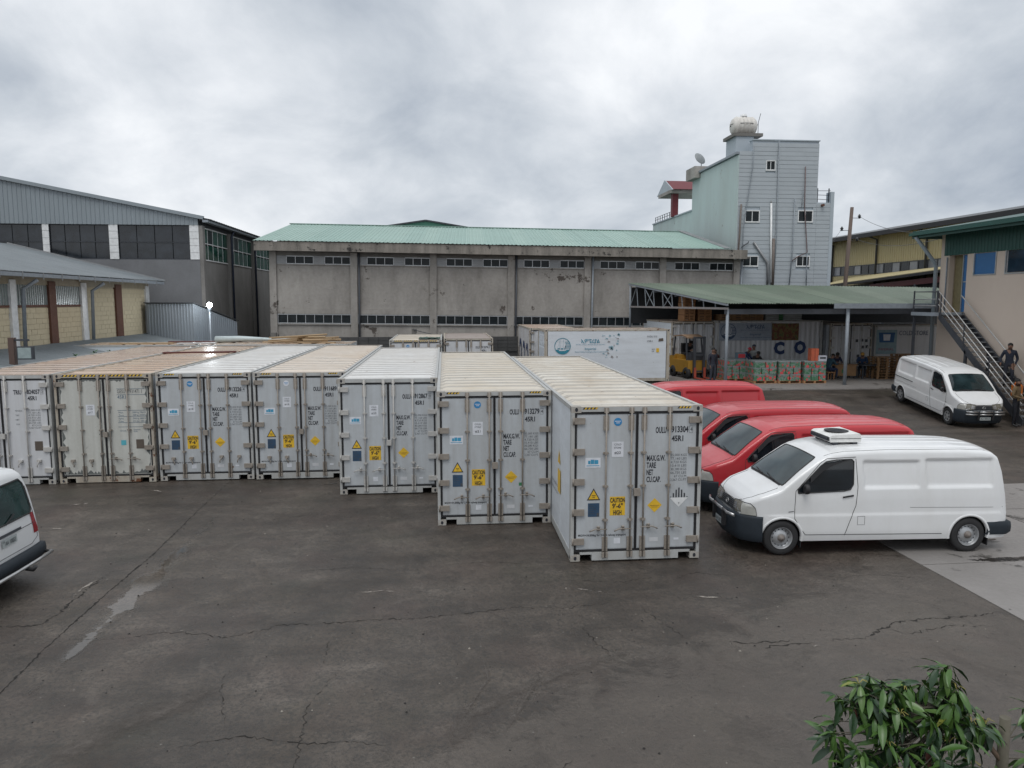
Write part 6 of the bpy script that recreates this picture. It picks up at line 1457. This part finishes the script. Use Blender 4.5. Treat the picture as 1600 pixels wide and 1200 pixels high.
# ---------------------------------------------------------------- people
skin_m = plain('skin', (.16,.085,.055), .55); hair_m = plain('hair', (.012,.011,.010), .8)
def cloth(n, c): return plain('cloth_' + n, c, .85, var=.2, scale=14, bump=.2)
BASE = dict(pel=(0, 0, .95), sp=(0, 0, 1.16), ch=(0, 0, 1.36), ne=(0, 0, 1.50), hd=(0, -.02, 1.60), ht=(0, -.01, 1.70))
def person(label, loc, rot, P=None, top='navy', topc=(.012,.018,.03), legc=(.02,.024,.032), cap_c=None, h=1.0, group=None):
    J = dict(BASE)
    for s_, k in ((-1, 'R'), (1, 'L')):
        J.update({'sh' + k: (s_ * .19, 0, 1.43), 'el' + k: (s_ * .26, .03, 1.14), 'wr' + k: (s_ * .24, -.07, .90), 'hip' + k: (s_ * .10, 0, .90), 'kn' + k: (s_ * .12, -.03, .50), 'an' + k: (s_ * .12, .02, .08), 'to' + k: (s_ * .14, -.18, .035)})
    if P: J.update(P)
    V, E, Rr, Z = [], [], [], []
    def add(p, r, z, par=None):
        V.append(tuple(p)); Rr.append(r); Z.append(z); i = len(V) - 1
        if par is not None: E.append((par, i))
        return i
    pel = add(J['pel'], .135, 1); sp_ = add(J['sp'], .130, 0, pel); ch = add(J['ch'], .150, 0, sp_); ne = add(J['ne'], .058, 2, ch)
    hd = Vector(J['hd']); ht = Vector(J['ht']); up = (ht - hd).normalized()
    fwd = (Vector((0, -1, 0)) - up * up.dot(Vector((0, -1, 0)))).normalized()
    c0 = add(hd, .078, 2, ne); c1 = add(hd + up * .075 + fwd * .004, .092, 2, c0); c2 = add(hd + up * .15, .062, 2, c1)
    nose = add(hd + up * .055 + fwd * .092, .012, 2, c1)
    sd = fwd.cross(up)
    for s_ in (-1, 1): add(hd + up * .055 + sd * (s_ * .092), .016, 2, c1)
    for k in 'RL':
        s = add(J['sh' + k], .075, 0, ch); e = add(J['el' + k], .053, 0, s); w_ = add(J['wr' + k], .036, 0, e)
        d_ = (Vector(J['wr' + k]) - Vector(J['el' + k])).normalized(); pm = Vector(J['wr' + k]) + d_ * .07; p_ = add(pm, .033, 2, w_)
        a_ = d_.cross(Vector((1, 0, 0))).normalized(); b_ = Vector((0, 0, 0)) + a_
        for q, ln in enumerate((.07, .08, .075, .06)):
            o = b_ * (.030 - .020 * q); f1 = add(pm + d_ * .04 + o, .0095, 2, p_); add(pm + d_ * (.04 + ln * .6) + o * 1.1 + d_.cross(a_) * .012, .008, 2, f1)
        add(pm + b_ * .055 + d_ * .01, .010, 2, p_)
        hp_ = add(J['hip' + k], .100, 1, pel); kn = add(J['kn' + k], .068, 1, hp_); an_ = add(J['an' + k], .045, 1, kn); add(J['to' + k], .038, 3, an_)
    me = bpy.data.meshes.new('sk'); me.from_pydata(V, E, []); ob = bpy.data.objects.new('sk', me); COL.objects.link(ob)
    md = ob.modifiers.new('s', 'SKIN'); md.use_smooth_shade = True
    sv = me.skin_vertices[0].data
    for i, r_ in enumerate(Rr): sv[i].radius = (r_, r_ * (.72 if i in (pel, sp_, ch) else 1))
    sv[0].use_root = True
    s2 = ob.modifiers.new('u', 'SUBSURF'); s2.levels = 1; s2.render_levels = 1
    dg = bpy.context.evaluated_depsgraph_get(); nm = bpy.data.meshes.new_from_object(ob.evaluated_get(dg)); bpy.data.objects.remove(ob)
    nm.materials.clear()
    for q in (cloth(top, topc), cloth('legs_%d' % int(legc[2] * 1000), legc), skin_m, black_rub): nm.materials.append(q)
    segs = [(Vector(V[a]), Vector(V[b]), Z[b] if not (Z[a] == 2 and Z[b] != 2) else Z[b]) for a, b in E]
    for pg in nm.polygons:
        c = pg.center; best = None
        for a, b, z in segs:
            ab = b - a; t = max(0, min(1, (c - a).dot(ab) / max(1e-9, ab.length_squared))); d2 = (c - a - ab * t).length
            zz_ = z
            if best is None or d2 < best[0]: best = (d2, zz_)
        pg.material_index = best[1]; pg.use_smooth = True
    t = thing('person', label, 'person', loc, (0, 0, rot), group); t.scale = (h,) * 3
    put('body', nm, [], t)
    hc = hd + up * .09
    m = M(); X_, Y_, Z_ = sd, fwd, up
    rows = []
    for i in range(7):
        th_ = (math.pi * .56) * i / 6
        rows.append([tuple(hc + (X_ * math.cos(a) * .098 + Y_ * (math.sin(a) * .104 - .006)) * math.sin(th_ + .02) + Z_ * (.100 * math.cos(th_)) - (Y_ * .012)) for a in [2 * math.pi * k / 16 for k in range(16)]])
    m.grid(rows, 0, True, True); m.f = [f[::-1] for f in m.f]
    put('cap' if cap_c else 'hair', m, cloth('cap_%d' % int(cap_c[0] * 100), cap_c) if cap_c else hair_m, t)
    m = M()
    for s_ in (-1, 1): c = hd + up * .082 + fwd * .088 + sd * (s_ * .032); m.box(c.x - .010, c.x + .010, c.y - .006, c.y + .006, c.z - .005, c.z + .005)
    put('eyes', m, ink, t); c = hd + up * .012 + fwd * .084; put('mouth', M().box(c.x - .022, c.x + .022, c.y - .005, c.y + .004, c.z - .004, c.z + .004), plain('lip', (.09,.03,.025), .6), t)
    return t
person('man in a dark navy jacket standing on the outside stairs, hand on the rail', (22.95, 28.1, 1.30), R(-38), dict(elR=(-.30, .02, 1.16), wrR=(-.30, -.16, .96), elL=(.28, .06, 1.14), wrL=(.20, -.06, .92), knL=(.13, -.10, .52), anL=(.12, .0, .10)), 'navy', (.012,.017,.032), (.02,.023,.034))
person('man in an olive brown jacket standing at the foot of the outside stairs', (21.72, 26.1, .0), R(30), dict(elR=(-.28, .02, 1.16), wrR=(-.10, -.20, 1.08), elL=(.28, .02, 1.15), wrL=(.14, -.20, 1.05)), 'olive', (.13,.09,.045), (.006,.007,.012), h=1.04)
SIT = dict(pel=(0, .10, .50), sp=(0, .04, .70), ch=(0, -.04, .90), ne=(0, -.10, 1.03), hd=(0, -.16, 1.10), ht=(0, -.22, 1.19), shR=(-.19, -.06, .96), shL=(.19, -.06, .96), elR=(-.26, -.20, .74), elL=(.26, -.20, .74), wrR=(-.14, -.42, .76), wrL=(.14, -.42, .76), hipR=(-.10, .06, .48), hipL=(.10, .06, .48), knR=(-.14, -.36, .50), knL=(.14, -.36, .50), anR=(-.13, -.34, .08), anL=(.13, -.34, .08), toR=(-.14, -.52, .035), toL=(.14, -.52, .035))
BEND = dict(sp=(0, -.10, 1.10), ch=(0, -.30, 1.22), ne=(0, -.44, 1.26), hd=(0, -.53, 1.26), ht=(0, -.60, 1.24), shR=(-.18, -.34, 1.24), shL=(.18, -.34, 1.24), elR=(-.24, -.42, .98), elL=(.24, -.42, .98), wrR=(-.16, -.62, .86), wrL=(.16, -.62, .86))
GP = 'workers under the canopy'
seat_n = [0]
def stool(u, v, who): 
    t = thing('stool', 'low wooden stool under ' + who, 'stool', (u, v, .74), group='stools under the canopy'); put('seat', M().box(-.2, .2, -.2, .2, .36, .40), wood_or, t)
    for x in (-.17, .13):
        for y in (-.17, .13): put('leg', M().box(x, x + .04, y, y + .04, 0, .36), wood_or, t)
person('worker in blue overalls and red cap standing against the boat banner', (15.55, 37.3, .74), R(50), dict(BEND, ch=(0, -.16, 1.30), ne=(0, -.26, 1.40), hd=(0, -.31, 1.46), ht=(0, -.35, 1.55), shR=(-.18, -.18, 1.34), shL=(.18, -.18, 1.34), sp=(0, -.05, 1.14)), 'workblue', (.015,.03,.085), (.015,.028,.07), (.35,.03,.05), group=GP)
person('worker in a white shirt and dark cap beside the red-capped worker', (16.25, 37.6, .74), R(-60), dict(ch=(0, -.06, 1.34)), 'pale', (.30,.31,.31), (.03,.03,.035), (.02,.03,.06), h=.99, group=GP)
person('worker in blue bending low behind the fruit boxes', (16.95, 37.2, .74), R(-75), dict(BEND), 'workblue', (.015,.03,.085), (.015,.028,.07), h=.78, group=GP)
person('dark-haired worker in black sitting behind the second pallet of fruit boxes', (15.95, 36.6, .95), R(10), dict(SIT), 'black', (.012,.012,.014), (.02,.02,.025), group=GP); stool(15.95, 36.75, 'the worker in black')
person('man in dark clothes leaning by the canopy corner post', (13.15, 35.2, .74), R(20), None, 'navy2', (.02,.022,.035), (.035,.04,.055), h=.99, group=GP)
person('person in a maroon top behind the boxes next to the corner post', (14.0, 37.2, .74), R(-10), None, 'maroon', (.07,.02,.02), (.02,.02,.025), h=.86, group=GP)
person('worker in a teal jacket sitting at the wide table with his back half turned', (19.75, 36.3, .80), R(100), dict(SIT), 'teal', (.02,.06,.085), (.02,.05,.07), group=GP); stool(19.78, 36.3, 'the worker in the teal jacket')
person('worker in dark blue leaning over the wide table', (20.75, 37.5, .80), R(-10), dict(SIT), 'dusk', (.02,.022,.05), (.02,.02,.03), group=GP); stool(20.75, 37.6, 'the worker in dark blue')
person('worker with an ochre headscarf writing at the small black table', (22.1, 37.3, .80), R(-30), dict(SIT), 'blue2', (.015,.04,.10), (.02,.03,.05), (.40,.22,.05), group=GP); stool(22.1, 37.42, 'the worker with the headscarf')
person('forklift driver in dark clothes seated under the overhead guard', (13.0, 38.42, 1.42), R(12), dict(SIT, anR=(-.13, -.36, .12), anL=(.13, -.36, .12)), 'black', (.012,.012,.014), (.02,.02,.025))

# ---------------------------------------------------------------- avocado tree near the viewer, weeds on the lean-to roof
leaf_g = worn('leaf_green', (.052,.118,.024), (.085,.155,.035), .5, (1,1,1), (.3,.45), 6, bump=.1, rnd=True)
leaf_d = worn('leaf_dark', (.020,.050,.02), (.035,.075,.028), .5, (1,1,1), (.28,.45), 6, bump=.1, rnd=True)
leaf_y = worn('leaf_young', (.16,.20,.03), (.22,.16,.03), .5, (1,1,1), (.4,.5), 6, bump=.1, rnd=True)
leaf_l = worn('leaf_light', (.07,.14,.03), (.11,.18,.045), .5, (1,1,1), (.3,.45), 6, bump=.1, rnd=True)
leaf_br = plain('leaf_dead', (.09,.03,.022), .7); bark = worn('bark', (.13,.12,.09), (.06,.05,.04), .6, (2,2,.6), (.8,.9), 12, bump=.4); twig = plain('twig', (.16,.14,.05), .6); cutw = plain('cut_branch', (.20,.14,.10), .8)
def leaf():
    m = M(); rows = []; n = 9
    for i in range(n):
        t = i / (n - 1); w_ = .027 * math.sin(math.pi * (t ** .85)) ** .8 + .0006; x = t * .20 + .02; z = -.07 * t * t
        rows.append([(x, -w_, z + w_ * .32 + .003 * math.sin(t * 17)), (x, -w_ * .5, z + w_ * .10), (x, 0, z), (x, w_ * .5, z + w_ * .10), (x, w_, z + w_ * .32 + .003 * math.sin(t * 15 + 2))])
    m.grid(rows, 0, True); m.tube([(0, 0, 0), (.022, 0, 0)], .0022, 4); return m
tr = thing('avocado_tree', 'young avocado tree with drooping dark green leaves, close by at the yard edge', 'tree', (3.60, 4.20, 0))
put('trunk', M().tube([(0, 0, -.05), (.02, .0, 1.0), (0, .01, 1.7), (-.01, 0, 2.12)], [.055, .045, .036, .033], 14), bark, tr)
put('limb', M().tube([(-.0, 0, 1.80), (-.10, .02, 1.93), (-.24, .03, 2.08), (-.36, .02, 2.2)], [.018, .016, .013, .01], 8), cutw, tr)
rnd = random.Random(77); tips = []
C0 = Vector((-.62, .02, 2.10))
anch = [Vector((-.36, .02, 2.2)), Vector((-.3, -.02, 1.55)), Vector((-.02, 0, 1.5))]
put('limb', M().tube([(0, 0, 1.3), (-.12, -.02, 1.45), (-.35, -.04, 1.62)], [.022, .018, .012], 8), bark, tr)
clu = [(-1.02, 0, 2.40), (-.93, .05, 2.43), (-.82, -.05, 2.38), (-.70, .02, 2.34), (-.56, .05, 2.36), (-.47, .0, 2.47), (-.40, -.05, 2.36), (-.33, .05, 2.28), (-.24, .0, 2.18), (-.16, -.02, 2.10), (-1.06, -.03, 2.26), (-.95, -.08, 2.20),
       (-.80, -.1, 2.24), (-.62, -.12, 2.24), (-.46, -.1, 2.22), (-.32, -.1, 2.16), (-1.16, 0, 2.08), (-1.05, -.1, 2.02), (-.88, -.12, 2.06), (-.74, -.1, 2.0), (-.60, -.12, 2.05), (-.46, -.1, 2.04), (-1.10, -.05, 1.90), (-.95, -.15, 1.90),
       (-.78, -.15, 1.88), (-.62, -.1, 1.86), (-.45, -.12, 1.9), (-.30, -.1, 1.88), (-.70, .15, 2.2), (-.5, .15, 2.15), (-.9, .12, 2.25), (-.16, -.1, 1.83), (-1.0, -.1, 1.76), (-.8, -.1, 1.72), (-.6, -.1, 1.70), (-.4, -.1, 1.74), (-1.13, -.02, 1.80), (-.2, -.05, 1.68),
       (.16, .02, 2.16), (.24, .0, 2.02), (.14, -.05, 1.86)]
nl = 0; lmats = (leaf_g, leaf_d, leaf_l, leaf_g); extra = M(); LF = leaf()
more = []
for c in clu[:36]:
    more.append((c[0] + rnd.uniform(-.08, .08), c[1] + rnd.uniform(-.12, .12), c[2] + rnd.uniform(-.08, .04)))
for c in clu[:36]:
    more.append((c[0] * .92 - .04 + rnd.uniform(-.10, .10), c[1] + rnd.uniform(-.02, .2), c[2] + rnd.uniform(-.18, -.02)))
for ci, c in enumerate(clu + more):
    c = Vector(c); a = min(anch, key=lambda q: (q - c).length)
    if c.x > .1: a = Vector((0, 0, 1.95))
    mid = a.lerp(c, .5) + Vector((rnd.uniform(-.06, .06), rnd.uniform(-.02, .12), -.10)); put('twig', M().tube([a, mid, c], [.008, .005, .003], 5), bark, tr)
    k_ = rnd.randint(10, 13)
    for q in range(k_):
        az = 2 * math.pi * q / k_ * 1.618 + rnd.uniform(-.4, .4); dr = rnd.choice((rnd.uniform(.2, .6), rnd.uniform(.6, 1.2), rnd.uniform(.8, 1.3))) if q < k_ - 2 else rnd.uniform(-.5, .2)
        mt = lmats[rnd.randrange(4)]
        if q == k_ - 1 and ci % 7 == 0: mt = leaf_y
        if ci in (10, 20) and q == 2: mt = leaf_br; dr = 1.45
        s_ = rnd.choice((rnd.uniform(.35, .6), rnd.uniform(.5, .8), rnd.uniform(.55, .88))); loc = c + Vector((rnd.uniform(-.015, .015), rnd.uniform(-.015, .015), rnd.uniform(-.03, .02))); rot = (rnd.uniform(-.5, .5), dr, az)
        if nl < 300: put('leaf', leaf, mt, tr, loc, rot, key='leaf', scale=(s_ * 1.05, s_ * 1.1, s_))
        else:
            mw = Matrix.LocRotScale(loc, __import__('mathutils').Euler(rot), Vector((s_ * 1.05, s_ * 1.1, s_))); extra.add([tuple(mw @ Vector(p)) for p in LF.v], LF.f, 0 if mt is leaf_g else 1, True)
        nl += 1
    for q in range(4 if ci % 3 == 0 and ci < 30 else 0):
        az = rnd.uniform(0, 6.28); put('flower_stalk', M().tube([(0, 0, 0), (.02 * math.cos(az), .02 * math.sin(az), .03), (.05 * math.cos(az), .05 * math.sin(az), .02)], .002, 4), plain('stalk_yellow', (.32,.28,.08), .6), tr, c)
put('foliage', extra, [leaf_g, leaf_d], tr, kind='stuff')
print('leaves', nl)
for i, (u, v) in enumerate(((-13.4, 28.3), (-13.25, 29.4), (-13.1, 30.4))):
    t = thing('weed', ('green weed by the floodlight post on the lean-to roof', 'green weed growing between two others on the lean-to roof', 'green weed on the lean-to roof, last of three towards the shed')[i], 'weed', (u, v, 2.42), group='weeds on the lean-to roof')
    put('stem', M().tube([(0, 0, 0), (.02, 0, .35)], .012, 5), twig, t); fm_ = M()
    for q in range(34):
        az, z = rnd.uniform(0, 6.28), rnd.uniform(.08, .42); r_ = rnd.uniform(.1, .26); p = Vector((0, 0, z)); e_ = p + Vector((math.cos(az) * r_, math.sin(az) * r_, rnd.uniform(-.05, .12))); s_ = Vector((-math.sin(az), math.cos(az), 0)) * .03; mid = p.lerp(e_, .55)
        fm_.poly([p, mid + s_, e_, mid - s_])
    put('foliage', fm_, plain('weed_green', (.05,.13,.03), .6), t)
